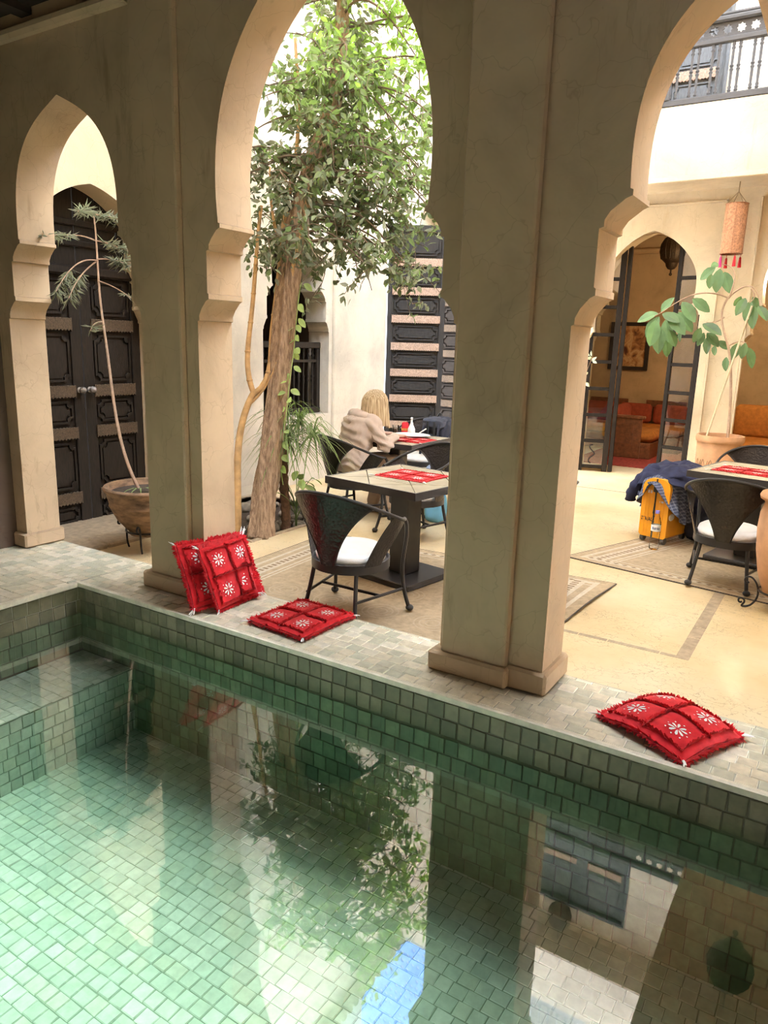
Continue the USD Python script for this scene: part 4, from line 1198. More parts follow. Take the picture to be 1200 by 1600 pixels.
# ---- slim two-stemmed sapling beside it
t = Thing("slim_sapling", "slim sapling of two bare orange-tan stems against the pale wall, left of the big trunk", "sapling", (-4.24, 4.44, FZ))
b = MB().tube(spline([(-4.25, 4.44, -0.15), (-4.27, 4.48, 0.29), (-4.31, 4.54, 0.6), (-4.30, 4.63, 0.92), (-4.26, 4.69, 1.07)], 24), np.linspace(0.034, 0.027, 24), 10)
t.add("stem", b, "bark_tan", world=True, smooth=60)
for pts, r0, r1 in (([(-4.26, 4.69, 1.05), (-4.34, 4.70, 1.29), (-4.37, 4.78, 1.66), (-4.41, 4.90, 2.19), (-4.42, 4.98, 2.6)], 0.024, 0.014), ([(-4.26, 4.69, 1.05), (-4.20, 4.73, 1.12), (-4.20, 4.85, 1.51), (-4.22, 4.95, 1.93), (-4.26, 5.09, 2.51), (-4.25, 5.22, 2.99), (-4.31, 5.33, 3.52), (-4.40, 5.40, 3.99)], 0.026, 0.012), ([(-4.27, 4.66, 0.98), (-4.16, 4.75, 1.15), (-4.10, 4.79, 1.32)], 0.013, 0.006)):
    c = spline(pts, 40)
    b = MB().tube(c, np.linspace(r0, r1, 40), 9)
    for k in range(3, 38, 6):
        b.sphere(c[k], np.linspace(r0, r1, 40)[k] * 1.22, 1, (1, 1, 0.7))
    t.add("branch", b, "bark_tan", world=True, smooth=60)
lv = []
for k in range(150):
    if k % 2:
        c = spline([(-4.22, 4.95, 1.93), (-4.26, 5.09, 2.51), (-4.25, 5.22, 2.99), (-4.31, 5.33, 3.52), (-4.40, 5.40, 3.99)], 60)[rg.integers(8, 60)]
    else:
        c = spline([(-4.40, 4.86, 2.05), (-4.41, 4.90, 2.19), (-4.42, 4.98, 2.6)], 30)[rg.integers(0, 30)]
    o = rg.normal(0, 1, 3)
    p = c + o / np.linalg.norm(o) * rg.uniform(0.02, 0.2)
    lv.append((*leaf(p, o + [0, 0, -0.9], rg.normal(0, 1, 3), rg.uniform(0.05, 0.08), 0.033, 0.2), "leaf_dark" if k % 3 else "leaf_grey"))
foliage(t, lv, 60)

# ---- reed-leaved plant on a dark stem
t = Thing("reed_plant", "drooping fountain of narrow green leaves on a short dark stem beside the tree trunk", "plant", (-4.10, 4.91, FZ))
st = spline([(-4.10, 4.91, -0.15), (-4.13, 4.93, 0.15), (-4.17, 4.96, 0.4), (-4.16, 4.99, 0.66)], 26)
b = MB().tube(st, 0.043 + 0.006 * np.sin(np.arange(26) * 2.4), 12)
t.add("stem", b, "bark_brown", world=True, smooth=60)
blades = []
for h, hc in ((70, st[-1]), (60, st[-1] + [0.10, 0.06, 0.12]), (50, st[-1] + [0.0, -0.02, 0.22]), (46, st[-1] + [0.2, 0.12, 0.02]), (60, st[-1] + [0.10, -0.16, -0.02])):
    for k in range(h):
        a, el = rg.uniform(0, 2 * PI), rg.uniform(-0.1, 1.3)
        L = rg.uniform(0.28, 0.52)
        o = np.array([math.cos(a) * math.cos(el), math.sin(a) * math.cos(el), math.sin(el)])
        s = np.linspace(0, 1, 7)[:, None]
        c = hc + o * L * s + np.array([0, 0, -1.0]) * (0.22 + 0.3 * L) * s ** 2.2
        side = np.cross(o, [0, 0, 1.0])
        side /= max(np.linalg.norm(side), 1e-6)
        w = (0.0075 * (1 - s) ** 0.6 + 0.001)
        v = np.hstack([c - side * w, c + side * w + [0, 0, 0.002]]).reshape(-1, 3)
        blades.append((v, np.array([[2 * i, 2 * i + 1, 2 * i + 3, 2 * i + 2] for i in range(6)]), "leaf_reed"))
foliage(t, blades, 290, "blade")

# ---- climbing vine and broad leaves by the bed
t = Thing("climbing_vine", "pale green vine trailing down in front of the tree trunk and the barred window", "vine", (-3.9, 4.8, 0.26))
vc = spline([(-4.02, 5.02, 1.98), (-4.0, 4.93, 1.67), (-3.98, 4.86, 1.36), (-3.97, 4.80, 1.15), (-3.96, 4.755, 0.94), (-3.99, 4.74, 0.7), (-3.97, 4.72, 0.3)], 60)
t.add("stem", MB().tube(vc, 0.004, 5), "leaf_vine", world=True)
lv = []
for k in range(34):
    c = vc[int(k / 34 * 59)]
    o = np.array([rg.choice([-1, 1]) * rg.uniform(0.5, 1), rg.normal(0, 0.4) - 0.2, rg.uniform(-0.9, 0.1)])
    lv.append((*leaf(c + o * 0.02, o, [rg.normal(0, 0.5), -0.8, 0.6], rg.uniform(0.06, 0.095), rg.uniform(0.045, 0.065), 0.2, 0.1, 5), "leaf_vine"))
foliage(t, lv, 60)
t = Thing("broad_leaved_plant", "small plant with broad green leaves at the right edge of the planting bed", "plant", (-4.0, 4.95, FZ))
lv = []
b = MB()
for k in range(17):
    a = rg.uniform(0, 2 * PI)
    top = np.array([-4.03, 4.98, -0.1]) + [math.cos(a) * rg.uniform(0.05, 0.26), math.sin(a) * rg.uniform(0.05, 0.22), rg.uniform(0.12, 0.52)]
    b.tube(spline([(-4.04, 4.98, -0.16), ((top[0] - 4.04) / 2, (top[1] + 4.98) / 2, top[2] * 0.7), top], 8), 0.004, 4)
    lv.append((*leaf(top, [math.cos(a), math.sin(a), -0.3], [0, -0.3, 1], rg.uniform(0.10, 0.15), rg.uniform(0.06, 0.085), 0.3, 0.1, 5), "leaf_vine" if k % 2 else "leaf_mid"))
t.add("stems", b, "leaf_reed", world=True)
foliage(t, lv, 40)

# ---- bowl-shaped pot with a sapling, on an iron stand, by the carved door
PC = np.array([-4.46, 3.70, 0.0])
t = Thing("bowl_pot", "wide weathered brown bowl-shaped pot on an iron stand before the carved double door", "plant pot", (*PC[:2], FZ))
t.add("bowl", MB().lathe([(0.0, 0.03), (0.15, 0.03), (0.155, 0.06), (0.17, 0.075), (0.235, 0.15), (0.285, 0.25), (0.292, 0.262), (0.288, 0.272), (0.30, 0.33), (0.305, 0.36), (0.325, 0.375), (0.33, 0.395), (0.32, 0.41), (0.295, 0.405), (0.285, 0.38), (0.275, 0.36), (0.0, 0.355)], PC + [0, 0, -0.02], 56), "terracotta_worn", world=True, smooth=50)
t.add("soil", MB().lathe([(0.28, 0.362), (0.15, 0.372), (0.0, 0.38)], PC + [0, 0, -0.02], 40), "soil", world=True, smooth=True)
b = MB()
for k in range(4):
    a = k * PI / 2 + 0.5 + PI
    o = np.array([math.cos(a), math.sin(a), 0])
    pts = [PC + o * 0.17 + [0, 0, FZ + 0.006], PC + o * 0.185 + [0, 0, FZ + 0.10], PC + o * 0.19 + [0, 0, 0.06], PC + o * 0.21 + [0, 0, 0.10], PC + o * 0.245 + [0, 0, 0.10], PC + o * 0.25 + [0, 0, 0.075], PC + o * 0.235 + [0, 0, 0.07]]
    b.tube(spline(pts, 26), 0.008, 6)
a = np.linspace(0, 2 * PI, 41)
b.tube(np.stack([PC[0] + 0.175 * np.cos(a), PC[1] + 0.175 * np.sin(a), np.full(41, 0.04)], 1), 0.008, 6, cap=False)
t.add("iron_stand", b, "black_iron", world=True, smooth=60)
t = Thing("potted_sapling", "thin bare sapling with grey feathery side branches growing in the bowl pot", "sapling", (*PC[:2], 0.38))
t.add("stem", MB().tube(spline([(-4.52, 3.66, 0.36), (-4.67, 3.64, 0.71), (-4.75, 3.66, 0.95), (-4.86, 3.70, 1.42), (-4.93, 3.72, 1.76), (-4.99, 3.76, 2.09), (-5.06, 3.80, 2.42)], 60), np.linspace(0.014, 0.006, 60), 8), "stem_pale", world=True, smooth=60)
fr = MB()
BR = [[(-5.05, 3.79, 2.39), (-4.93, 3.62, 2.39), (-4.83, 3.50, 2.35)], [(-5.05, 3.79, 2.39), (-4.97, 3.88, 2.38), (-4.92, 3.95, 2.36)],
      [(-5.02, 3.77, 2.20), (-4.90, 3.55, 2.20), (-4.78, 3.32, 2.17), (-4.65, 3.09, 2.13)], [(-5.02, 3.77, 2.20), (-4.93, 3.88, 2.17), (-4.86, 3.98, 2.12)],
      [(-4.98, 3.75, 2.05), (-4.90, 3.58, 2.03), (-4.78, 3.36, 1.93), (-4.68, 3.18, 1.78)], [(-4.98, 3.75, 2.05), (-4.94, 3.62, 1.97), (-4.84, 3.44, 1.84), (-4.80, 3.36, 1.75)], [(-4.98, 3.75, 2.06), (-4.90, 3.86, 2.06), (-4.83, 3.94, 2.02)],
      [(-4.95, 3.73, 1.90), (-4.88, 3.84, 1.85), (-4.81, 3.92, 1.78)], [(-4.9, 3.71, 1.6), (-4.88, 3.62, 1.58), (-4.85, 3.56, 1.53)]]
lv = []
for k, q in enumerate(BR):
    c = spline(q, 22)
    t.add("branch", MB().tube(c, np.linspace(0.006, 0.003, 22), 6), "stem_pale", world=True)
    dense = {0: (3, 22), 1: (4, 22), 2: (11, 22), 3: (6, 22), 4: (12, 22), 5: (9, 22), 6: (10, 22)}.get(k, (16, 22))
    for w in range(95 if k < 7 else 16):
        p = c[rg.integers(*dense)]
        o = np.array([rg.normal(0, 0.7), rg.normal(0, 0.7), -0.9 if k in (4, 5) else rg.normal(-0.1, 0.35)])
        lv.append((*leaf(p, o, rg.normal(0, 1, 3), rg.uniform(0.05, 0.11), 0.012, 0.25), "leaf_silver"))
foliage(t, lv, 300, "leaflet")
lv = []
tw_ = Thing("pot_grass", "few arching green blades at the foot of the potted sapling", "plant", (-4.44, 3.64, 0.37))
for k in range(7):
    a = rg.uniform(-1.4, 0.9)
    lv.append((*leaf(np.array([-4.45, 3.62, 0.37]), [math.cos(a), math.sin(a), 0.5], [0, 0, 1], rg.uniform(0.16, 0.24), 0.014, 0.55), "leaf_reed"))
foliage(tw_, lv, 10, "blade")

# ---- rubber plant in a tall terracotta pot by the far wall
RP = np.array([-1.20, 9.22, FZ + 0.0])
t = Thing("tall_pot", "tall straight-sided terracotta pot with scratched scrolls by the far wall", "plant pot", RP)
t.add("pot", MB().lathe([(0.0, 0.0), (0.20, 0.0), (0.215, 0.02), (0.235, 0.32), (0.245, 0.62), (0.258, 0.63), (0.263, 0.66), (0.257, 0.70), (0.232, 0.70), (0.226, 0.65), (0.0, 0.645)], RP, 48), "terracotta", world=True, smooth=45)
b = MB()
for k in range(7):
    a0 = -2.6 + k * 0.38
    s = np.linspace(0, 1, 20)
    aa = a0 + 0.34 * s
    b.tube(np.stack([RP[0] + 0.240 * np.cos(aa), RP[1] + 0.240 * np.sin(aa), RP[2] + 0.36 + 0.05 * np.sin(s * PI * 2) + 0.06 * s], 1), 0.004, 5)
t.add("scratched_scroll", b, "terracotta_worn", world=True)
t.add("soil", MB().lathe([(0.228, 0.648), (0.0, 0.655)], RP, 32), "soil", world=True)
t = Thing("rubber_plant", "rubber plant with large glossy oval leaves and a pale cane in the tall pot", "plant", RP + [0, 0, 0.6])
SP = [(-1.12, 9.2, 0.46), (-1.13, 9.2, 0.8), (-1.17, 9.2, 1.24), (-1.25, 9.2, 1.6), (-1.34, 9.2, 1.85), (-1.30, 9.2, 2.12)]
t.add("stem", MB().tube(spline(SP, 50), np.linspace(0.016, 0.011, 50), 8), "stem_pale", world=True, smooth=60)
for q in ([(-1.30, 9.2, 2.10), (-1.27, 9.2, 2.25), (-1.28, 9.2, 2.38), (-1.40, 9.15, 2.46)], [(-1.30, 9.2, 2.10), (-1.20, 9.18, 2.20), (-1.08, 9.15, 2.22), (-1.0, 9.15, 2.12), (-0.97, 9.12, 2.02)], [(-1.30, 9.2, 2.10), (-1.5, 9.18, 2.16), (-1.7, 9.15, 2.13), (-1.9, 9.1, 2.0), (-2.05, 9.08, 1.9)], [(-1.32, 9.2, 1.9), (-1.4, 9.2, 1.85), (-1.5, 9.18, 1.84)], [(-1.24, 9.2, 1.58), (-1.15, 9.18, 1.63), (-1.05, 9.15, 1.62)], [(-1.08, 9.15, 2.2), (-1.04, 9.15, 2.1), (-1.08, 9.15, 2.05)]):
    t.add("branch", MB().tube(spline(q, 20), np.linspace(0.010, 0.005, 20), 6), "stem_pale", world=True, smooth=60)
t.add("cane", MB().tube([(-1.36, 9.17, 0.46), (-1.05, 9.17, 2.02)], 0.012, 7), "cane", world=True)
RL = [[-1.47, 9.153, 2.429, -1.637, 9.205, 2.308], [-1.484, 9.05, 2.352, -1.506, 9.102, 2.194], [-1.413, 9.097, 2.409, -1.423, 9.065, 2.156], [-1.385, 9.242, 2.388, -1.293, 9.207, 2.158], [-1.45, 9.164, 2.47, -1.497, 9.068, 2.435], [-2.014, 9.221, 1.957, -1.893, 9.207, 2.121], [-2.021, 9.102, 1.93, -2.266, 9.128, 1.85], [-2.001, 9.095, 1.894, -2.129, 9.067, 1.659], [-1.959, 9.048, 1.927, -1.754, 9.012, 1.842], [-1.894, 9.067, 1.943, -1.682, 9.009, 1.702], [-1.791, 9.22, 2.065, -1.611, 9.165, 1.85], [-1.67, 9.146, 2.095, -1.473, 9.203, 1.958], [-1.832, 9.279, 1.953, -1.648, 9.295, 1.739], [-1.94, 9.162, 1.861, -1.865, 9.106, 1.608], [-1.871, 9.055, 1.75, -1.776, 9.11, 1.559], [-2.002, 9.154, 1.788, -1.966, 9.073, 1.481], [-1.929, 9.185, 1.717, -1.875, 9.209, 1.44], [-1.755, 9.182, 1.756, -1.783, 9.228, 1.612], [-2.017, 9.021, 1.855, -2.045, 9.006, 1.551], [-1.528, 9.139, 1.821, -1.302, 9.049, 1.717], [-1.552, 9.19, 1.78, -1.621, 9.226, 1.608], [-1.475, 9.176, 1.724, -1.328, 9.118, 1.579], [-1.52, 9.245, 1.726, -1.568, 9.227, 1.574], [-1.447, 9.153, 1.689, -1.466, 9.174, 1.483], [-1.352, 9.051, 1.584, -1.363, 9.083, 1.472], [-1.353, 9.201, 1.636, -1.219, 9.227, 1.548], [-1.159, 9.064, 2.113, -1.22, 9.092, 2.007], [-1.112, 9.064, 2.093, -1.174, 8.977, 1.913], [-1.067, 9.249, 2.077, -1.134, 9.287, 1.859], [-1.033, 9.255, 2.057, -1.039, 9.231, 1.775], [-0.979, 9.087, 2.013, -0.864, 8.988, 1.869], [-1.059, 9.191, 2.114, -0.984, 9.206, 2.006], [-1.138, 9.244, 1.62, -1.205, 9.189, 1.421], [-1.053, 9.07, 1.62, -1.076, 9.073, 1.447], [-1.046, 9.235, 1.574, -0.958, 9.29, 1.345], [-1.225, 9.052, 1.462, -1.216, 9.029, 1.309]]
lv = []
for q in RL:
    p, e = np.array(q[:3]), np.array(q[3:])
    L = np.linalg.norm(e - p)
    lv.append((*leaf(p, e - p, [rg.normal(0.2, 0.35), -0.9, rg.uniform(0.1, 0.7)], L, max(0.075, min(0.16, L * 0.5)), 0.12, 0.14, 5), "leaf_rubber"))
foliage(t, lv, 60)

# ---- pale-leaved climber half hidden behind the middle pillar
t = Thing("pale_climber", "thin climber with small whitish leaves beside the left leaf of the glazed door", "plant", (-2.62, 8.0, FZ))
b, lv = MB(), []
for q in ([(-2.65, 8.0, -0.12), (-2.6, 8.0, 0.6), (-2.52, 8.0, 1.2), (-2.56, 8.0, 1.75)], [(-2.62, 8.0, 0.6), (-2.5, 7.98, 1.1), (-2.40, 7.97, 1.42)], [(-2.6, 8.0, 0.4), (-2.66, 8.02, 1.0), (-2.6, 8.0, 1.5)]):
    c = spline(q, 24)
    b.tube(c, 0.004, 5)
    for k in range(26):
        p = c[rg.integers(9, 24)]
        o = rg.normal(0, 1, 3)
        lv.append((*leaf(p + o * 0.02, o, rg.normal(0, 1, 3) + [0, -1, 1], rg.uniform(0.05, 0.08), rg.uniform(0.03, 0.045), 0.2), "leaf_pale"))
t.add("stems", b, "stem_pale", world=True)
foliage(t, lv, 90)

# ---- terracotta urn on a scrolled iron stand at the right edge
UC = np.array([-0.185, 5.17, 0.0])
t = Thing("terracotta_urn", "orange terracotta urn in a scrolled iron stand, cut by the right edge of the photo", "plant pot", (UC[0], UC[1], FZ))
t.add("urn", MB().lathe([(0.0, -0.02), (0.10, -0.02), (0.115, 0.0), (0.16, 0.12), (0.19, 0.28), (0.20, 0.42), (0.195, 0.52), (0.175, 0.585), (0.18, 0.60), (0.205, 0.615), (0.21, 0.635), (0.20, 0.655), (0.17, 0.65), (0.155, 0.60), (0.0, 0.56)], UC, 48), "terracotta", world=True, smooth=50)
b = MB()
for k in range(4):
    a = k * PI / 2 + 3.35
    o = np.array([math.cos(a), math.sin(a), 0])
    at_ = lambda r_, z: UC + o * r_ + [0, 0, z]
    pts = [at_(0.235, -0.035), at_(0.25, -0.06), at_(0.225, -0.085), at_(0.19, -0.112), at_(0.16, -0.10), at_(0.13, -0.02), at_(0.15, 0.04), at_(0.165, 0.085)]
    q = np.array([[0.285, -0.065], [0.268, -0.05], [0.25, -0.062], [0.256, -0.088], [0.29, -0.090], [0.30, -0.06], [0.27, -0.025]])
    foot = [at_(r_, z) for r_, z in ((0.225, -0.085), (0.245, -0.085), (0.245, -0.065), (0.225, -0.062), (0.212, -0.085), (0.225, -0.112), (0.20, -0.112), (0.165, -0.09), (0.14, -0.03), (0.145, 0.02), (0.17, 0.07), (0.205, 0.09), (0.225, 0.075), (0.218, 0.05), (0.20, 0.055))]
    b.tube(spline(foot, 60), 0.0065, 6)
a = np.linspace(0, 2 * PI, 41)
b.tube(np.stack([UC[0] + 0.14 * np.cos(a), UC[1] + 0.14 * np.sin(a), np.full(41, 0.01)], 1), 0.007, 6, cap=False)
t.add("iron_stand", b, "black_iron", world=True, smooth=60)
# ---------------------------------------------------------------- lamps, salon, luggage, tableware
plain("lamp_copper", (0.42, 0.20, 0.10), 0.45, metal=0.25, var=0.35, scale=45, bump=1.0, bscale=70, bdist=0.006)
plain("tassel_red", (0.62, 0.02, 0.03), 0.9)
plain("tassel_pink", (0.75, 0.05, 0.20), 0.9)
plain("cord", (0.32, 0.24, 0.14), 0.9)
plain("bronze_dark", (0.06, 0.040, 0.022), 0.45, metal=0.6, var=0.4, scale=60, bump=0.8, bscale=90)
LC = np.array([-1.375, 9.47, 0])
t = Thing("hanging_lampshade", "cylindrical embossed copper lampshade with red tassels hanging under the gallery", "lamp", (*LC[:2], 2.44))
t.add("shade", MB().lathe([(0.112, 2.60), (0.118, 2.60), (0.118, 3.14), (0.112, 3.14), (0.112, 2.60)], LC, 40), "lamp_copper", world=True, smooth=30)
t.add("inside", MB().lathe([(0.0, 2.75), (0.111, 2.75), (0.111, 3.0), (0.0, 3.0)], LC, 24), "ceiling_wood", world=True)
b = MB()
for z in (2.605, 3.135):
    a = np.linspace(0, 2 * PI, 41)
    b.tube(np.stack([LC[0] + 0.119 * np.cos(a), LC[1] + 0.119 * np.sin(a), np.full(41, z)], 1), 0.005, 6, cap=False)
b.box((LC[0] - 0.012, LC[1] - 0.124, 2.60), (LC[0] + 0.012, LC[1] - 0.116, 3.14))
t.add("binding", b, "lamp_copper", world=True)
b = MB().tube([(LC[0], LC[1], 3.26), (LC[0], LC[1], 3.37)], 0.006, 6)
for k in range(4):
    a = k * PI / 2 + 0.6
    b.tube([(LC[0], LC[1], 3.265), (LC[0] + 0.115 * math.cos(a), LC[1] + 0.115 * math.sin(a), 3.14)], 0.0035, 5)
t.add("cord", b, "cord", world=True)
for k in range(4):
    a = k * PI / 2 - 2.6
    x, y = LC[0] + 0.11 * math.cos(a), LC[1] + 0.11 * math.sin(a)
    t.add("tassel", MB().tube([(x, y, 2.60), (x, y, 2.575), (x, y, 2.565), (x, y, 2.55), (x, y, 2.46)], [0.003, 0.003, 0.011, 0.012, 0.02], 8), "tassel_pink" if k == 0 else "tassel_red", world=True)


def lantern_parts(t, chain):
    prof = [(0.0, -0.30), (0.012, -0.285), (0.012, -0.25), (0.05, -0.235), (0.075, -0.20), (0.085, -0.16), (0.095, -0.15), (0.15, -0.10), (0.175, 0.0), (0.165, 0.10), (0.12, 0.18), (0.05, 0.22), (0.03, 0.25), (0.02, 0.28), (0.0, 0.285)]
    t.add("globe", MB().lathe(prof, n=32), "bronze_dark", smooth=50)
    b = MB()
    for k in range(16):
        a = k * PI / 8
        b.tube([(r_ * 1.02 * math.cos(a), r_ * 1.02 * math.sin(a), z) for r_, z in prof[7:12]], 0.005, 4)
    t.add("rib", b, "bronze_dark")
    t.add("finial", MB().sphere((0, 0, -0.31), 0.022, 2), "bronze_dark", smooth=True)
    t.add("chain", MB().tube([(0, 0, 0.28), (0, 0, 0.28 + chain)], 0.006, 6), "bronze_dark")


lantern = Thing("pierced_lantern", "dark pierced-metal globe lantern hanging inside the pointed salon doorway", "lantern", (-2.44, 11.5, 2.90))
lantern_parts(lantern, 0.16)
copy_of(lantern, "pierced_lantern", "dark globe lantern under the upstairs gallery ceiling, seen only mirrored in the pool", "lantern", (-2.6, 9.55, 6.50))
copy_of(lantern, "pierced_lantern", "dark globe lantern under the right-hand gallery, seen only mirrored in the pool's corner", "lantern", (-0.16, 5.9, 3.05))

# salon furniture
plain("carved_wood", (0.20, 0.075, 0.028), 0.45, var=0.35, scale=20, bump=0.5, bscale=30)
plain("orange_velvet", (0.52, 0.20, 0.035), 0.85, var=0.2, scale=15)
plain("rust_velvet", (0.36, 0.07, 0.03), 0.85, var=0.2, scale=15)
plain("red_carpet", (0.34, 0.05, 0.035), 0.95, var=0.4, scale=30)
mat("painting", {
    "g": ("geometry", {}), "v": ("voronoi_texture", {"scale": 7.0, "feature": "f1"}), "n": ("noise_texture", {"scale": 7.0, "detail": 6.0, "distortion": 1.2}),
    "r": ("rgb_ramp", {"ramp": [(0.3, (0.10, 0.03, 0.015)), (0.45, (0.42, 0.20, 0.07)), (0.58, (0.62, 0.42, 0.20)), (0.75, (0.36, 0.13, 0.05))]}),
    "p": ("principled_bsdf", {"roughness": 0.6})}, [("g.position", "n.vector"), ("n.fac", "r.fac"), ("r.color", "p.base_color")], "p.BSDF")
t = Thing("framed_painting", "framed brown abstract painting on the salon's rear wall", "picture", (-3.27, 12.97, 1.2))
t.add("frame", MB().prism_y([[(-3.62, 1.18), (-2.96, 1.18), (-2.96, 1.97), (-3.62, 1.97)], [(-3.56, 1.24), (-3.02, 1.24), (-3.02, 1.91), (-3.56, 1.91)]], 12.95, 12.995), "ceiling_wood", world=True)
t.add("canvas", MB().box((-3.56, 12.975, 1.24), (-3.02, 12.99, 1.91)), "painting", world=True)
single("salon_carpet", MB().box((-3.4, 10.6, FZ), (-1.2, 12.9, FZ + 0.012)), "red_carpet", "dark red carpet on the salon floor beyond the pointed doorway", "carpet")


def banquette(name, lab, x0, x1, y0, y1, arm):
    t = Thing(name, lab, "bench", ((x0 + x1) / 2, (y0 + y1) / 2, FZ + 0.012))
    z = FZ + 0.012
    t.add("base", MB().box((x0, y0 + 0.05, z), (x1, y1, z + 0.24), ch=0.008), "carved_wood", world=True)
    t.add("arm_panel", MB().box((x0 - 0.02, y0, z), (arm, y0 + 0.05, z + 0.62), ch=0.008), "carved_wood", world=True)
    xm, zm = (x0 + arm) / 2, z + 0.36
    t.add("arm_inlay", MB().prism_y([[(xm - 0.14, zm - 0.16), (xm + 0.14, zm - 0.16), (xm + 0.14, zm + 0.16), (xm - 0.14, zm + 0.16)], [(xm - 0.11, zm - 0.13), (xm + 0.11, zm - 0.13), (xm + 0.11, zm + 0.13), (xm - 0.11, zm + 0.13)]], y0 - 0.012, y0 + 0.002), "carved_wood", world=True)
    t.add("arm_rail", MB().box((x0 - 0.03, y0 - 0.02, z + 0.60), (arm + 0.04, y0 + 0.07, z + 0.65), ch=0.01), "carved_wood", world=True)
    t.add("seat_cushion", MB().box((x0 + 0.02, y0 + 0.06, z + 0.24), (x1 + 0.03, y1 - 0.02, z + 0.42), ch=0.06), "orange_velvet", world=True, smooth=50)
    t.add("back_cushion", MB().box((x0, y0 + 0.08, z + 0.42), (x0 + 0.16, y1 - 0.04, z + 0.78), ch=0.05), "rust_velvet", world=True, smooth=50)


banquette("salon_banquette", "carved wooden banquette with orange cushions nearest the salon doorway", -3.12, -2.45, 11.45, 12.3, -2.60)
t = Thing("rear_banquette", "low wooden banquette with rust back cushions along the salon's rear wall", "bench", (-2.9, 12.7, FZ))
t.add("base", MB().box((-3.9, 12.4, FZ + 0.012), (-2.2, 12.9, FZ + 0.28), ch=0.01), "carved_wood", world=True)
t.add("seat_cushion", MB().box((-3.9, 12.38, FZ + 0.28), (-2.2, 12.86, FZ + 0.44), ch=0.06), "orange_velvet", world=True, smooth=50)
for k in range(3):
    t.add("back_cushion", MB().box((-3.88 + k * 0.57, 12.74, FZ + 0.44), (-3.34 + k * 0.57, 12.9, FZ + 0.76), ch=0.05), "rust_velvet", world=True, smooth=50)
for k in range(2):
    t.add("back_rail", MB().box((-3.85 + k * 0.95, 12.9, FZ + 0.70), (-3.2 + k * 0.95, 12.94, FZ + 0.82), ch=0.01), "carved_wood", world=True)
t = Thing("orange_sofa", "orange-brown sofa inside the wide opening at the right edge", "sofa", (-0.6, 11.8, FZ))
t.add("base", MB().box((-1.42, 11.2, FZ), (0.5, 12.1, FZ + 0.25), ch=0.01), "carved_wood", world=True)
t.add("seat_cushion", MB().box((-1.40, 11.2, FZ + 0.25), (0.48, 11.9, FZ + 0.45), ch=0.06), "orange_velvet", world=True, smooth=50)
for k in range(2):
    t.add("back_cushion", MB().box((-1.42 + k * 0.66, 11.86, FZ + 0.42), (-0.79 + k * 0.66, 12.12, FZ + 0.90), ch=0.07), "orange_velvet", world=True, smooth=50)

# suitcase with garments thrown over it
plain("yellow_shell", (0.78, 0.33, 0.015), 0.35, var=0.06, spec=0.5)
plain("black_plastic", (0.02, 0.02, 0.02), 0.45)
plain("grey_wheel", (0.10, 0.095, 0.09), 0.5)
plain("sticker", (0.62, 0.60, 0.58), 0.6)
SA = -0.30
SO = np.array([-1.215, 6.57, FZ + 0.012])
t = Thing("yellow_suitcase", "bright yellow hard-shell suitcase standing upright with garments thrown over it", "suitcase", SO, SA)
hw, hd, ht = 0.125, 0.19, 0.56


def rr(x0, x1, z0, z1, r, n=6):
    P = []
    for cx, cz, a in ((x1 - r, z0 + 0.03, -PI / 2), (x1 - r, z1 - r, 0), (x0 + r, z1 - r, PI / 2), (x0 + r, z0 + 0.03, PI)):
        q = r if cz > z0 + 0.1 else 0.03
        for k in range(n + 1):
            P.append(((x1 - q if cx > (x0 + x1) / 2 else x0 + q) + q * math.cos(a + k * PI / 2 / n), cz + q * math.sin(a + k * PI / 2 / n)))
    return P


for s in (-1, 1):      # two shells meeting at the zip
    x0, x1 = (-hw, -0.004) if s < 0 else (0.004, hw)
    b = MB()
    prof = [(x0 + (0 if s > 0 else 0.0), 0.05), (x1, 0.05)]
    out = [(-hw + 0.02, 0.05), (hw - 0.02, 0.05), (hw, 0.07)] + [(hw - 0.09 + 0.09 * math.cos(a), ht - 0.09 + 0.09 * math.sin(a)) for a in np.linspace(0, PI / 2, 8)] + [(-hw + 0.09 + 0.09 * math.cos(a), ht - 0.09 + 0.09 * math.sin(a)) for a in np.linspace(PI / 2, PI, 8)] + [(-hw, 0.07)]
    cs = m3.CrossSection([np.array(out)]) ^ m3.CrossSection([np.array([(x0, 0), (x1, 0), (x1, 1), (x0, 1)])])
    m = man(cs.extrude(2 * hd))
    v = np.array(m.vertices)
    v = np.stack([v[:, 0], hd - v[:, 2], v[:, 1]], 1)
    shl = t.add("shell", MB().raw(v, m.faces), "yellow_shell", smooth=35)
b = MB()
for x in (-0.085, -0.055, 0.05, 0.08):
    b.box((x - 0.004, -hd - 0.004, 0.08), (x + 0.004, -hd + 0.002, ht - 0.10), ch=0.002)
t.add("shell_rib", b, "yellow_shell")
t.add("zip", MB().box((-0.006, -hd - 0.003, 0.05), (0.006, hd, ht - 0.002)), "black_plastic")
t.add("lock", MB().box((-0.022, -hd - 0.018, ht - 0.115), (0.026, -hd, ht - 0.065), ch=0.006), "black_plastic")
t.add("zip_pull", MB().tube([(0.006, -hd - 0.008, ht - 0.115), (-0.004, -hd - 0.010, ht - 0.30)], 0.004, 5), "black_plastic")
for x in (-hw + 0.03, hw - 0.03):
    for y in (-hd + 0.03, hd - 0.03):
        t.add("wheel", MB().lathe([(0.0, -0.016), (0.028, -0.016), (0.032, -0.008), (0.032, 0.008), (0.028, 0.016), (0.0, 0.016)], n=20).turn(RY(PI / 2), (x, y, 0.032)).box((x - 0.018, y - 0.02, 0.03), (x + 0.018, y + 0.02, 0.07), ch=0.006), "grey_wheel", smooth=40)
tx = meshkit.text_mesh("ITMALL", 0.030, 0.0012, bold=True)
v = np.array(tx.vertices)
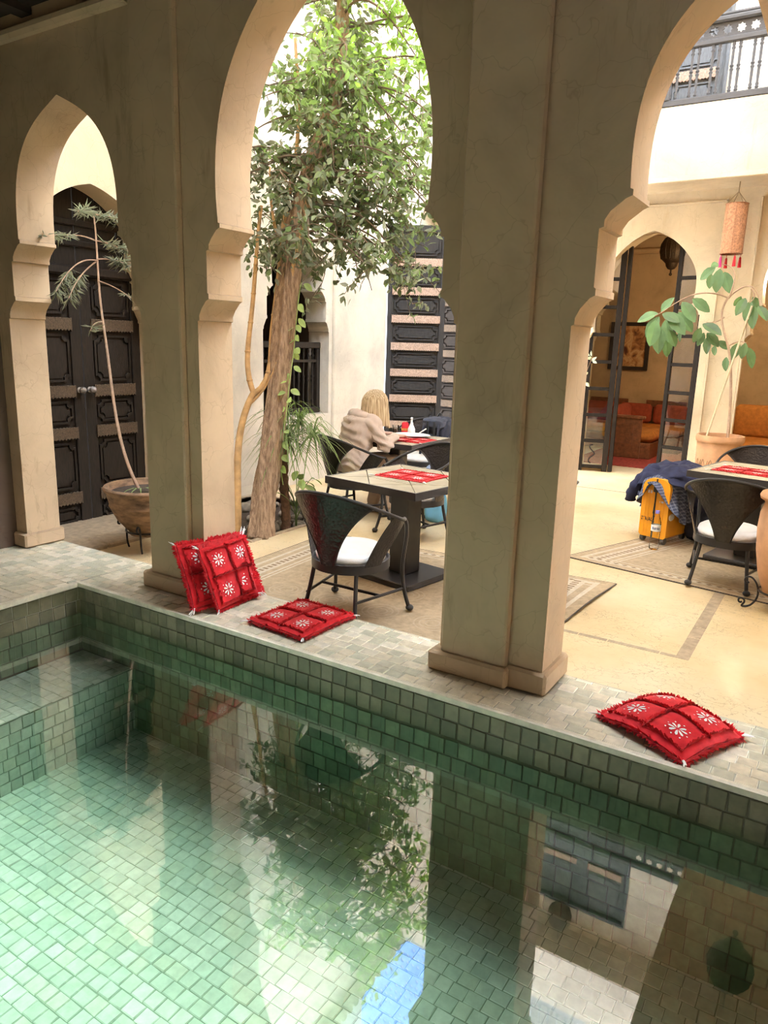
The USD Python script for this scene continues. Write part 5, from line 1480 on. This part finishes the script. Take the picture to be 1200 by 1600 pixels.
t.add("lettering", MB().raw(np.stack([v[:, 0] * 0.80 - 0.112, -hd - 0.0022 - v[:, 2] * 0 + v[:, 2] * 0, v[:, 1] + 0.19], 1) + np.array([0, 0, 0]) + np.stack([0 * v[:, 2], -v[:, 2], 0 * v[:, 2]], 1), tx.faces), "black_plastic")
t.add("sticker", MB().box((-0.075, -hd - 0.001, 0.43), (-0.035, -hd, 0.455)), "sticker")
t.add("sticker", MB().box((0.04, -hd - 0.001, 0.36), (0.085, -hd, 0.375)), "sticker")
t.add("oval_badge", MB().lathe([(0.0, 0.004), (0.028, 0.004), (0.032, 0.0)], n=24).turn(RY(PI / 2) , (0, 0, 0)).turn(np.diag([1, 1.5, 1.0]), (hw, -0.12, 0.24)), "white_thread")

plain("navy_cloth", (0.020, 0.024, 0.062), 0.9, var=0.3, scale=12, bump=0.3, bscale=160)
mat("plaid_cloth", {
    "g": ("geometry", {}), "mp": ("mapping", {"rotation": (0.3, 0.5, 0.4)}), "w1": ("wave_texture", {"wave_type": "bands", "bands_direction": "x", "scale": 14.0}), "w2": ("wave_texture", {"wave_type": "bands", "bands_direction": "z", "scale": 12.0}),
    "r1": ("rgb_ramp", {"ramp": [(0.72, (0.07, 0.085, 0.15)), (0.92, (0.26, 0.30, 0.40))]}), "r2": ("rgb_ramp", {"ramp": [(0.72, (0.06, 0.07, 0.12)), (0.92, (0.30, 0.32, 0.40))]}),
    "m": ("mix_color", {"fac": 0.5}), "p": ("principled_bsdf", {"roughness": 0.95})},
    [("g.position", "mp.vector"), ("mp.vector", "w1.vector"), ("mp.vector", "w2.vector"), ("w1.fac", "r1.fac"), ("w2.fac", "r2.fac"), ("r1.color", "m.a"), ("r2.color", "m.b"), ("m.result", "p.base_color")], "p.BSDF")
plain("denim", (0.05, 0.09, 0.16), 0.95, var=0.3, scale=30)
plain("navy_bag", (0.025, 0.028, 0.045), 0.85, var=0.3, scale=20)
plain("grey_nylon", (0.055, 0.06, 0.085), 0.7, var=0.2, scale=20)


def drape(cx, cy, hx, hy, topz, fall, R0, seed, off, n=64, fold=0.025, reach=None, rz=0.0):
    """cloth thrown over a block: a sheet that lies on a rounded top and falls down its sides in folds"""
    a = np.linspace(0, 2 * PI, n)
    s = np.linspace(0, 1, 26)
    A, S = np.meshgrid(a, s, indexing="ij")
    L = reach(A) if reach is not None else fall
    flat = 0.30
    rtop = np.minimum(S / flat, 1)
    nx, ny = np.cos(A), np.sin(A)
    k = (np.abs(nx) ** 4 + np.abs(ny) ** 4) ** -0.25
    out = rtop ** 0.8
    dropS = np.clip((S - flat) / (1 - flat), 0, 1)
    fl = fold * np.sin(A * 9 + seed + 2 * np.sin(A * 2)) * dropS + fold * 1.6 * (meshkit.noise(np.stack([nx * 2 + seed, ny * 2, S * 3], -1), seed) - 0.5)
    x = nx * k * (hx + off) * out + nx * (fl + 0.05 * dropS)
    y = ny * k * (hy + off) * out + ny * (fl + 0.05 * dropS)
    z = topz + off + 0.02 * (meshkit.noise(np.stack([x * 14, y * 14, 0 * x + seed], -1), seed + 1)) * 1.4 - 0.05 * rtop ** 3 - L * dropS ** 1.05
    c_, s_ = math.cos(rz), math.sin(rz)
    return np.stack([cx + x * c_ - y * s_, cy + x * s_ + y * c_, z], -1)


zt = FZ + 0.012 + 0.56
t = Thing("plaid_shirt", "grey-blue plaid shirt hanging over the top and side of the yellow suitcase", "shirt", (-1.2, 6.6, FZ + 0.5))
# longer on the left and right, open over the front of the case
t.add("cloth", MB().grid(drape(-1.215, 6.60, 0.135, 0.20, zt, 0, 0, 3, 0.008, fold=0.03, rz=SA, reach=lambda A: 0.02 + 0.26 * np.maximum(np.cos(A - PI), 0) ** 1.5 + 0.34 * np.maximum(np.cos(A), 0) ** 1.5 + 0.1 * np.maximum(np.sin(A), 0)), 0.003), "plaid_cloth", world=True, smooth=True)
t = Thing("navy_jacket", "crumpled navy jacket heaped on top of the yellow suitcase", "jacket", (-1.15, 6.7, FZ + 0.55))
P = drape(-1.17, 6.70, 0.20, 0.21, zt + 0.045, 0, 0, 7, 0.02, fold=0.05, rz=SA, reach=lambda A: 0.06 + 0.24 * np.maximum(np.cos(A - PI), 0) ** 2 + 0.26 * np.maximum(np.cos(A - 0.3), 0) ** 2 + 0.25 * np.maximum(np.sin(A), 0))
P[..., 2] += 0.07 * np.maximum(meshkit.fbm(P * 7.0, 3, 5) - 0.42, 0) * 2.2
t.add("body", MB().grid(P, 0.008), "navy_cloth", world=True, smooth=True)
t.add("sleeve", MB().tube(spline([(-1.33, 6.62, zt + 0.05), (-1.42, 6.56, zt - 0.02), (-1.49, 6.55, zt - 0.12), (-1.52, 6.57, zt - 0.24)], 20), np.linspace(0.055, 0.045, 20) * (1 + 0.12 * np.sin(np.arange(20) * 1.7)), 14), "navy_cloth", world=True, smooth=True)
t.add("sleeve", MB().tube(spline([(-1.05, 6.62, zt + 0.06), (-0.98, 6.6, zt), (-0.95, 6.62, zt - 0.15), (-0.96, 6.66, zt - 0.3)], 20), np.linspace(0.06, 0.05, 20) * (1 + 0.12 * np.sin(np.arange(20) * 1.9)), 14), "navy_cloth", world=True, smooth=True)


def lump(c, sx, sy, sz, seed, e=0.5, amp=0.08):
    m = trimesh.creation.icosphere(4, 1.0)
    v = np.array(m.vertices)
    w = np.sign(v) * np.abs(v) ** e
    w *= 1 + amp * (meshkit.fbm(v * 2.2 + seed, 3, seed)[:, None] - 0.5) * 2
    return MB().raw(w * [sx, sy, sz] + np.asarray(c), m.faces)


t = Thing("navy_holdall", "dark navy holdall with blue denim on top, on the floor right of the yellow suitcase", "bag", (-0.95, 6.78, FZ))
t.add("body", lump((-0.955, 6.80, FZ + 0.20), 0.12, 0.17, 0.19, 4), "navy_bag", world=True, smooth=True)
t.add("denim", lump((-0.93, 6.76, FZ + 0.40), 0.11, 0.13, 0.075, 9, 0.8, 0.3), "denim", world=True, smooth=True)

mat("clear_plastic", {"tr": ("transparent_bsdf", {"color": (0.95, 0.96, 0.96)}), "gl": ("glossy_bsdf", {"roughness": 0.08, "color": (1, 1, 1)}), "fr": ("fresnel", {"IOR": 1.15}), "mx": ("mix_closure", {})},
    [("fr.fac", "mx.fac"), ("tr.BSDF", "mx.closure1"), ("gl.BSDF", "mx.closure2")], "mx.closure")
plain("violet_cap", (0.22, 0.20, 0.55), 0.5)
plain("paper_white", (0.80, 0.80, 0.80), 0.7, var=0.03)
plain("label_blue", (0.08, 0.12, 0.28), 0.6)
BO = np.array([-1.205, 6.20, FZ + 0.0095])
t = Thing("water_bottle", "clear plastic water bottle with white label and violet cap in front of the suitcase", "bottle", BO)
q = [(0.0, 0.004), (0.03, 0.0), (0.038, 0.01), (0.038, 0.05)]
for k in range(6):
    q += [(0.036, 0.055 + k * 0.016), (0.038, 0.063 + k * 0.016)]
q += [(0.038, 0.155), (0.038, 0.22), (0.036, 0.235), (0.026, 0.27), (0.016, 0.295), (0.014, 0.31), (0.0, 0.31)]
t.add("body", MB().lathe(q, BO, 32), "clear_plastic", world=True, smooth=50)
lb = t.add("label", MB().lathe([(0.0385, 0.158), (0.0388, 0.16), (0.0388, 0.21), (0.0385, 0.212)], BO, 32), "paper_white", world=True, smooth=50)
tx = meshkit.text_mesh("Bahia", 0.020, 0.0006, bold=True)
v = np.array(tx.vertices)
ang = (v[:, 0] - v[:, 0].mean()) / 0.0394 * 0.9 - 1.38
rr_ = 0.0392 + v[:, 2]
t.add("label_lettering", MB().raw(np.stack([BO[0] + rr_ * np.cos(ang), BO[1] + rr_ * np.sin(ang), BO[2] + 0.176 + v[:, 1]], 1), tx.faces), "label_blue", world=True, parent=lb)
t.add("cap", MB().lathe([(0.0, 0.306), (0.017, 0.306), (0.017, 0.328), (0.015, 0.331), (0.0, 0.331)], BO, 20), "violet_cap", world=True, smooth=40)

# backpack on the chair by the dark door
bp = np.array([-3.84, 7.24, FZ + 0.46])
t = Thing("navy_backpack", "navy and grey backpack slumped on the chair by the dark panelled door", "backpack", bp)
t.add("body", lump(bp + [0, 0, 0.17], 0.17, 0.14, 0.21, 3, 0.55, 0.08), "navy_bag", world=True, smooth=True)
t.add("front_pocket", lump(bp + [-0.02, -0.13, 0.10], 0.11, 0.05, 0.10, 5, 0.5, 0.06), "grey_nylon", world=True, smooth=True)
t.add("top_flap", lump(bp + [0.0, -0.06, 0.31], 0.14, 0.11, 0.07, 6, 0.6, 0.1), "grey_nylon", world=True, smooth=True)
for s in (-1, 1):
    t.add("strap", MB().tube(spline([bp + [s * 0.07, -0.05, 0.38], bp + [s * 0.09, -0.16, 0.30], bp + [s * 0.10, -0.19, 0.12], bp + [s * 0.12, -0.18, -0.10], bp + [s * 0.11, -0.15, -0.22]], 20), 0.014, 6), "navy_bag", world=True, smooth=True)
t.add("carry_loop", MB().tube(spline([bp + [-0.03, 0.02, 0.37], bp + [0, 0.03, 0.42], bp + [0.03, 0.02, 0.37]], 12), 0.008, 6), "black_plastic", world=True)
t.add("webbing", MB().box(bp + [-0.05, -0.182, 0.06], bp + [-0.03, -0.16, 0.34]).box(bp + [0.03, -0.182, 0.06], bp + [0.05, -0.16, 0.34]), "black_plastic", world=True)
plain("pale_blue_cloth", (0.42, 0.48, 0.66), 0.9, var=0.15, scale=20)
t = Thing("pale_blue_garment", "pale blue garment over the half-hidden chair right of the far table", "garment", (-3.1, 6.2, FZ + 0.46))
t.add("cloth", MB().grid(drape(-3.13, 6.18, 0.16, 0.16, FZ + 0.50, 0, 0, 5, 0.02, fold=0.03, reach=lambda A: 0.10 + 0.05 * np.sin(A * 3)), 0.006), "pale_blue_cloth", world=True, smooth=True)
plain("sky_blue_bag", (0.16, 0.42, 0.62), 0.8, var=0.1)
t = Thing("blue_tote", "light blue bag on the floor beside the middle pillar, behind the front table", "bag", (-3.13, 5.92, FZ))
t.add("body", lump((-3.13, 5.92, FZ + 0.14), 0.10, 0.07, 0.14, 8, 0.5, 0.06), "sky_blue_bag", world=True, smooth=True)
for s in (-1, 1):
    t.add("handle", MB().tube(spline([(-3.19, 5.92 + s * 0.03, FZ + 0.26), (-3.13, 5.92 + s * 0.04, FZ + 0.36), (-3.07, 5.92 + s * 0.03, FZ + 0.26)], 14), 0.006, 6), "sky_blue_bag", world=True)

# tableware on the far table
TZ = FZ + TH
plain("china", (0.80, 0.78, 0.74), 0.2, var=0.03)
t = Thing("white_plate", "white oval plate on the table in front of the seated person", "plate", (-3.66, 6.34, TZ))
b = MB().lathe([(0.0, 0.006), (0.09, 0.006), (0.10, 0.0), (0.11, 0.004), (0.165, 0.020), (0.17, 0.024), (0.165, 0.026), (0.11, 0.012), (0.0, 0.010)], n=44)
b.turn(np.diag([1.15, 0.9, 1]), (-3.66, 6.34, TZ))
t.add("dish", b, "china", world=True, smooth=50)
mat("thin_glass", {"tr": ("transparent_bsdf", {"color": (0.93, 0.95, 0.95)}), "gl": ("glossy_bsdf", {"roughness": 0.02}), "fr": ("fresnel", {"IOR": 1.5}), "mx": ("mix_closure", {})},
    [("fr.fac", "mx.fac"), ("tr.BSDF", "mx.closure1"), ("gl.BSDF", "mx.closure2")], "mx.closure")
t = Thing("glass_tumbler", "small clear glass tumbler by the person's plate", "glass", (-3.90, 6.42, TZ))
t.add("glass", MB().lathe([(0.0, 0.002), (0.028, 0.002), (0.035, 0.09), (0.033, 0.09), (0.027, 0.012), (0.0, 0.012)], (-3.90, 6.42, TZ), 28), "thin_glass", world=True, smooth=50)
t.add("tea", MB().lathe([(0.0, 0.013), (0.0265, 0.013), (0.030, 0.055), (0.0, 0.055)], (-3.90, 6.42, TZ), 24), "carved_wood", world=True)
t = Thing("red_packet", "upright red packet between the glass and the white bottle", "packet", (-3.82, 6.47, TZ))
t.add("packet", MB().box((-0.035, -0.02, 0), (0.035, 0.02, 0.12), ch=0.012).turn(RZ(0.4) @ RX(-0.2), (-3.82, 6.47, TZ + 0.004)), "tassel_red", world=True)
t.add("band", MB().box((-0.0352, -0.0202, 0.03), (0.0352, 0.0202, 0.055)).turn(RZ(0.4) @ RX(-0.2), (-3.82, 6.47, TZ + 0.004)), "orange_velvet", world=True)
t = Thing("white_bottle", "white narrow-necked bottle at the back of the far table", "bottle", (-3.76, 6.50, TZ))
t.add("body", MB().lathe([(0.0, 0.0), (0.035, 0.0), (0.04, 0.02), (0.038, 0.06), (0.02, 0.10), (0.012, 0.13), (0.012, 0.155), (0.0, 0.155)], (-3.76, 6.50, TZ), 28), "china", world=True, smooth=50)
t.add("stopper", MB().sphere((-3.76, 6.50, TZ + 0.165), 0.014, 2), "china", world=True, smooth=True)
t = Thing("white_spoon", "white spoon propped on the plate's right rim", "spoon", (-3.60, 6.40, TZ + 0.02))
t.add("handle", MB().tube([(-3.62, 6.37, TZ + 0.022), (-3.54, 6.42, TZ + 0.085)], [0.005, 0.007], 8), "china", world=True)
t.add("bowl", MB().sphere((-3.635, 6.36, TZ + 0.022), 0.018, 2, (1.2, 0.9, 0.4)), "china", world=True, smooth=True)
# ---------------------------------------------------------------- the seated person
plain("skin", (0.62, 0.40, 0.29), 0.5, var=0.05)
plain("hoodie_beige", (0.64, 0.52, 0.43), 0.95, var=0.06, scale=12, bump=0.35, bscale=220)
plain("trousers_sand", (0.50, 0.38, 0.28), 0.95, var=0.08, scale=12)
plain("shoe_grey", (0.40, 0.34, 0.30), 0.7)
mat("blond_hair", {
    "g": ("geometry", {}), "mp": ("mapping", {"scale": (60, 60, 3.0)}), "n": ("noise_texture", {"scale": 1.6, "detail": 4.0}),
    "r": ("rgb_ramp", {"ramp": [(0.3, (0.30, 0.19, 0.09)), (0.5, (0.56, 0.41, 0.23)), (0.7, (0.80, 0.66, 0.44))]}),
    "b": ("bump", {"strength": 0.6, "distance": 0.006}), "p": ("principled_bsdf", {"roughness": 0.42})},
    [("g.position", "mp.vector"), ("mp.vector", "n.vector"), ("n.fac", "r.fac"), ("r.color", "p.base_color"), ("n.fac", "b.height"), ("b.normal", "p.normal")], "p.BSDF")
plain("eye_dark", (0.05, 0.04, 0.04), 0.2)
plain("lip", (0.50, 0.20, 0.17), 0.5)


def ball(c, r, sc=(1, 1, 1)):
    return m3.Manifold.sphere(r, 18).scale([float(q) for q in sc]).translate([float(q) for q in c])


def bone(a, ra, b, rb):
    return m3.Manifold.batch_hull([ball(a, ra), ball(b, rb)])


def blend(bones, res, it):
    m = m3.Manifold.batch_boolean(bones, m3.OpType.Add)
    t = man(m.refine_to_length(res))
    t.merge_vertices()
    trimesh.smoothing.filter_taubin(t, lamb=0.5, nu=0.52, iterations=it)
    return t


V = np.array
HIP, WST, CHS, NCK, HD = V([0, -0.02, 0.52]), V([0, 0.0, 0.68]), V([0, 0.07, 0.85]), V([0, 0.135, 0.96]), V([0.015, 0.215, 1.075])
SH = {s: V([s * 0.152, 0.09, 0.895]) for s in (-1, 1)}
EL = {s: V([s * 0.235, 0.19, 0.70]) for s in (-1, 1)}
WR = {s: V([s * 0.13, 0.37, 0.775]) for s in (-1, 1)}
KN = {s: V([s * 0.10, 0.40, 0.52]) for s in (-1, 1)}
AN = {s: V([s * 0.11, 0.30, 0.09]) for s in (-1, 1)}
bones = [m3.Manifold.batch_hull([ball(HIP + [s * 0.075, 0, 0], 0.10) for s in (-1, 1)] + [ball(WST, 0.105, (1.15, 0.85, 1))]),
         m3.Manifold.batch_hull([ball(WST, 0.10, (1.15, 0.85, 1)), ball(CHS + [-0.06, 0, 0], 0.10), ball(CHS + [0.06, 0, 0], 0.10)]),
         m3.Manifold.batch_hull([ball(CHS, 0.10), ball(SH[-1], 0.055), ball(SH[1], 0.055)]),
         bone(NCK - [0, 0.02, 0.05], 0.055, HD - [0, 0.01, 0.06], 0.05),
         ball(HD, 0.085, (0.92, 1.1, 1.22)), ball(HD + [0, 0.045, -0.05], 0.055, (0.9, 0.9, 1.1)), ball(HD + [0, 0.105, -0.022], 0.014, (0.9, 1.3, 1.4))]
for s in (-1, 1):
    bones += [bone(SH[s], 0.05, EL[s], 0.040), bone(EL[s], 0.039, WR[s], 0.026), bone(HIP + [s * 0.085, 0.02, -0.02], 0.085, KN[s], 0.058), bone(KN[s], 0.055, AN[s], 0.036),
              bone(AN[s] - [0, 0.02, 0.045], 0.034, AN[s] + [0, 0.13, -0.06], 0.028), ball(HD + [s * 0.08, 0.0, -0.015], 0.022, (0.4, 0.8, 1.3))]
body = blend(bones, 0.016, 12)
hands = []
for s in (-1, 1):
    w, f = WR[s], V([-s * 0.25, 0.93, -0.05])
    f = f / np.linalg.norm(f)
    side = V([s * 0.93, 0.25, 0.0])
    kn = w + f * 0.085
    hands.append(m3.Manifold.batch_hull([ball(w, 0.022), ball(kn + side * 0.030, 0.012), ball(kn - side * 0.030, 0.012), ball(kn, 0.014)]))
    for k, (o, L) in enumerate(((-0.030, 0.066), (-0.010, 0.078), (0.010, 0.073), (0.030, 0.056))):
        a = kn + side * o
        b1 = a + f * L * 0.5 + V([0, 0, 0.004])
        b2 = a + f * L * 0.92 + V([0, 0, -0.014])
        hands += [bone(a, 0.0095, b1, 0.009), bone(b1, 0.009, b2, 0.0075)]
    th = w + f * 0.025 - side * 0.02
    hands += [bone(th, 0.012, th + f * 0.035 - side * 0.026, 0.010), bone(th + f * 0.035 - side * 0.026, 0.010, th + f * 0.065 - side * 0.028, 0.008)]
hd = man(m3.Manifold.batch_boolean(hands, m3.OpType.Add).refine_to_length(0.005))
hd.merge_vertices()
trimesh.smoothing.filter_taubin(hd, lamb=0.4, nu=0.42, iterations=4)
fig = Thing("person", "fair-haired person in a beige hoodie seated at the far table, back turned", "person", (-3.83, 5.57, FZ), -0.42)
fig.add("body", MB().tm(body).tm(hd), "skin", smooth=True)
# hoodie: torso, sleeves, a rolled hem and the hood lying on the back
g = 0.042
hb = [m3.Manifold.batch_hull([ball(HIP + [s * 0.075, 0, 0.02], 0.10 + g) for s in (-1, 1)] + [ball(WST, 0.105 + g, (1.2, 0.95, 1))]),
      m3.Manifold.batch_hull([ball(WST, 0.105 + g, (1.2, 0.92, 1)), ball(CHS + [-0.06, -0.01, 0], 0.105 + g), ball(CHS + [0.06, -0.01, 0], 0.105 + g)]),
      m3.Manifold.batch_hull([ball(CHS, 0.10 + g), ball(SH[-1], 0.06 + g * 0.7), ball(SH[1], 0.06 + g * 0.7)]), bone(NCK - [0, 0.03, 0.06], 0.085, NCK - [0, 0.01, 0.0], 0.075),
      m3.Manifold.batch_hull([ball(NCK + [-0.11, -0.05, -0.02], 0.045), ball(NCK + [-0.05, -0.13, -0.015], 0.05)]), m3.Manifold.batch_hull([ball(NCK + [0.11, -0.05, -0.02], 0.045), ball(NCK + [0.05, -0.13, -0.015], 0.05)]), m3.Manifold.batch_hull([ball(NCK + [-0.05, -0.13, -0.015], 0.05), ball(NCK + [0.05, -0.13, -0.015], 0.05)]),
      m3.Manifold.batch_hull([ball(NCK + [-0.085, -0.12, -0.085], 0.05), ball(NCK + [0.085, -0.12, -0.085], 0.05), ball(NCK + [0, -0.15, -0.18], 0.04)])]
for s in (-1, 1):
    hb += [bone(SH[s], 0.05 + g * 0.6, EL[s], 0.045 + g * 0.42), bone(EL[s], 0.045 + g * 0.42, WR[s] - (WR[s] - EL[s]) * 0.06, 0.034 + g * 0.2)]
hoodie = blend(hb, 0.014, 8)
v = np.array(hoodie.vertices)
nrm = np.array(hoodie.vertex_normals)
fold = 0.012 * np.sin(v[:, 2] * 85 + v[:, 1] * 40 + 4.5 * meshkit.noise(v * 5.0, 3) * 3 + v[:, 0] * 9) * np.clip(meshkit.noise(v * 6 + 3, 8) * 1.8 - 0.25, 0, 1) + 0.013 * (meshkit.fbm(v * 11, 3, 4) - 0.5)
hp = fig.add("hoodie", MB().raw(v + nrm * fold[:, None], hoodie.faces), "hoodie_beige", smooth=True)
hoodm = MB()
for rr_, dz, dy, rad_ in ((0.115, 0.015, -0.040, 0.050), (0.125, -0.045, -0.070, 0.052), (0.10, -0.115, -0.105, 0.040)):
    a = np.linspace(-2.0, 2.0, 30) * (1.0 if dz > -0.1 else 0.55)
    q = np.stack([NCK[0] + rr_ * np.sin(a), NCK[1] + dy - rr_ * 0.75 * np.cos(a), NCK[2] + dz - 0.03 * (1 - np.cos(a)) + 0.006 * np.sin(a * 7)], 1)
    hoodm.tube(q, rad_ * (0.55 + 0.45 * np.cos(np.linspace(-1.45, 1.45, 30))) * (1 + 0.08 * np.sin(a * 9)), 14)
fig.add("hood", hoodm, "hoodie_beige", smooth=True, parent=hp)
for s in (-1, 1):
    d_ = (WR[s] - EL[s]) / np.linalg.norm(WR[s] - EL[s])
    fig.add("cuff", MB().tube([WR[s] - d_ * 0.05, WR[s] - d_ * 0.035, WR[s] - d_ * 0.01, WR[s]], [0.040, 0.043, 0.042, 0.036], 16), "hoodie_beige", smooth=50, parent=hp)
tb = [m3.Manifold.batch_hull([ball(HIP + [s * 0.08, 0, -0.02], 0.105) for s in (-1, 1)])]
for s in (-1, 1):
    tb += [bone(HIP + [s * 0.085, 0.02, -0.02], 0.10, KN[s], 0.075), bone(KN[s], 0.074, AN[s] + [0, 0, 0.03], 0.062)]
fig.add("trousers", MB().tm(blend(tb, 0.02, 6)), "trousers_sand", smooth=True)
for s in (-1, 1):
    fig.add("shoe", MB().tm(blend([bone(AN[s] - [0, 0.03, 0.042], 0.045, AN[s] + [0, 0.14, -0.052], 0.036), bone(AN[s] + [0, -0.02, -0.02], 0.044, AN[s] + [0, -0.01, 0.02], 0.042)], 0.015, 5)), "shoe_grey", smooth=True)
    fig.add("eye", MB().sphere(HD + [s * 0.032, 0.088, 0.0], 0.011, 2), "eye_dark", smooth=True)
fig.add("mouth", MB().sphere(HD + [0, 0.094, -0.072], 0.016, 2, (1.2, 0.5, 0.35)), "lip", smooth=True)
# long straight hair: parted cap falling past the shoulders, open over the face
n, m = 90, 34
ph = np.linspace(-2.45, 2.45, n)[:, None] - PI / 2
s = np.linspace(0, 1, m)[None, :]
skull = np.minimum(s / 0.42, 1.0)
el = (1 - skull) * PI / 2
drop = np.clip((s - 0.42) / 0.58, 0, 1)
rg = np.random.default_rng(3)
tip = 0.20 + 0.035 * meshkit.noise(np.stack([ph * 9, ph * 0, ph * 0], -1))
R = np.cos(el) * 0.103 + 0 * ph
x = HD[0] + R * np.cos(ph) * (1.0 + 0.10 * drop) * 0.98
y = HD[1] + R * np.sin(ph) * 1.16 * (1.0 - 0.05 * drop) + 0.015 * drop
z = HD[2] + np.sin(el) * 0.118 + 0 * ph - drop * tip
rip = 0.0035 * np.sin(ph * 34 + 5 * s) + 0.006 * np.sin(ph * 13 - 3 * s) * drop + 0.0
x, y = x + rip * np.cos(ph), y + rip * np.sin(ph) - 0.018 * np.sin(drop * PI) * np.maximum(-np.sin(ph), 0)
fig.add("hair", MB().grid(np.stack([x, y, z], -1), 0.012), "blond_hair", smooth=True)
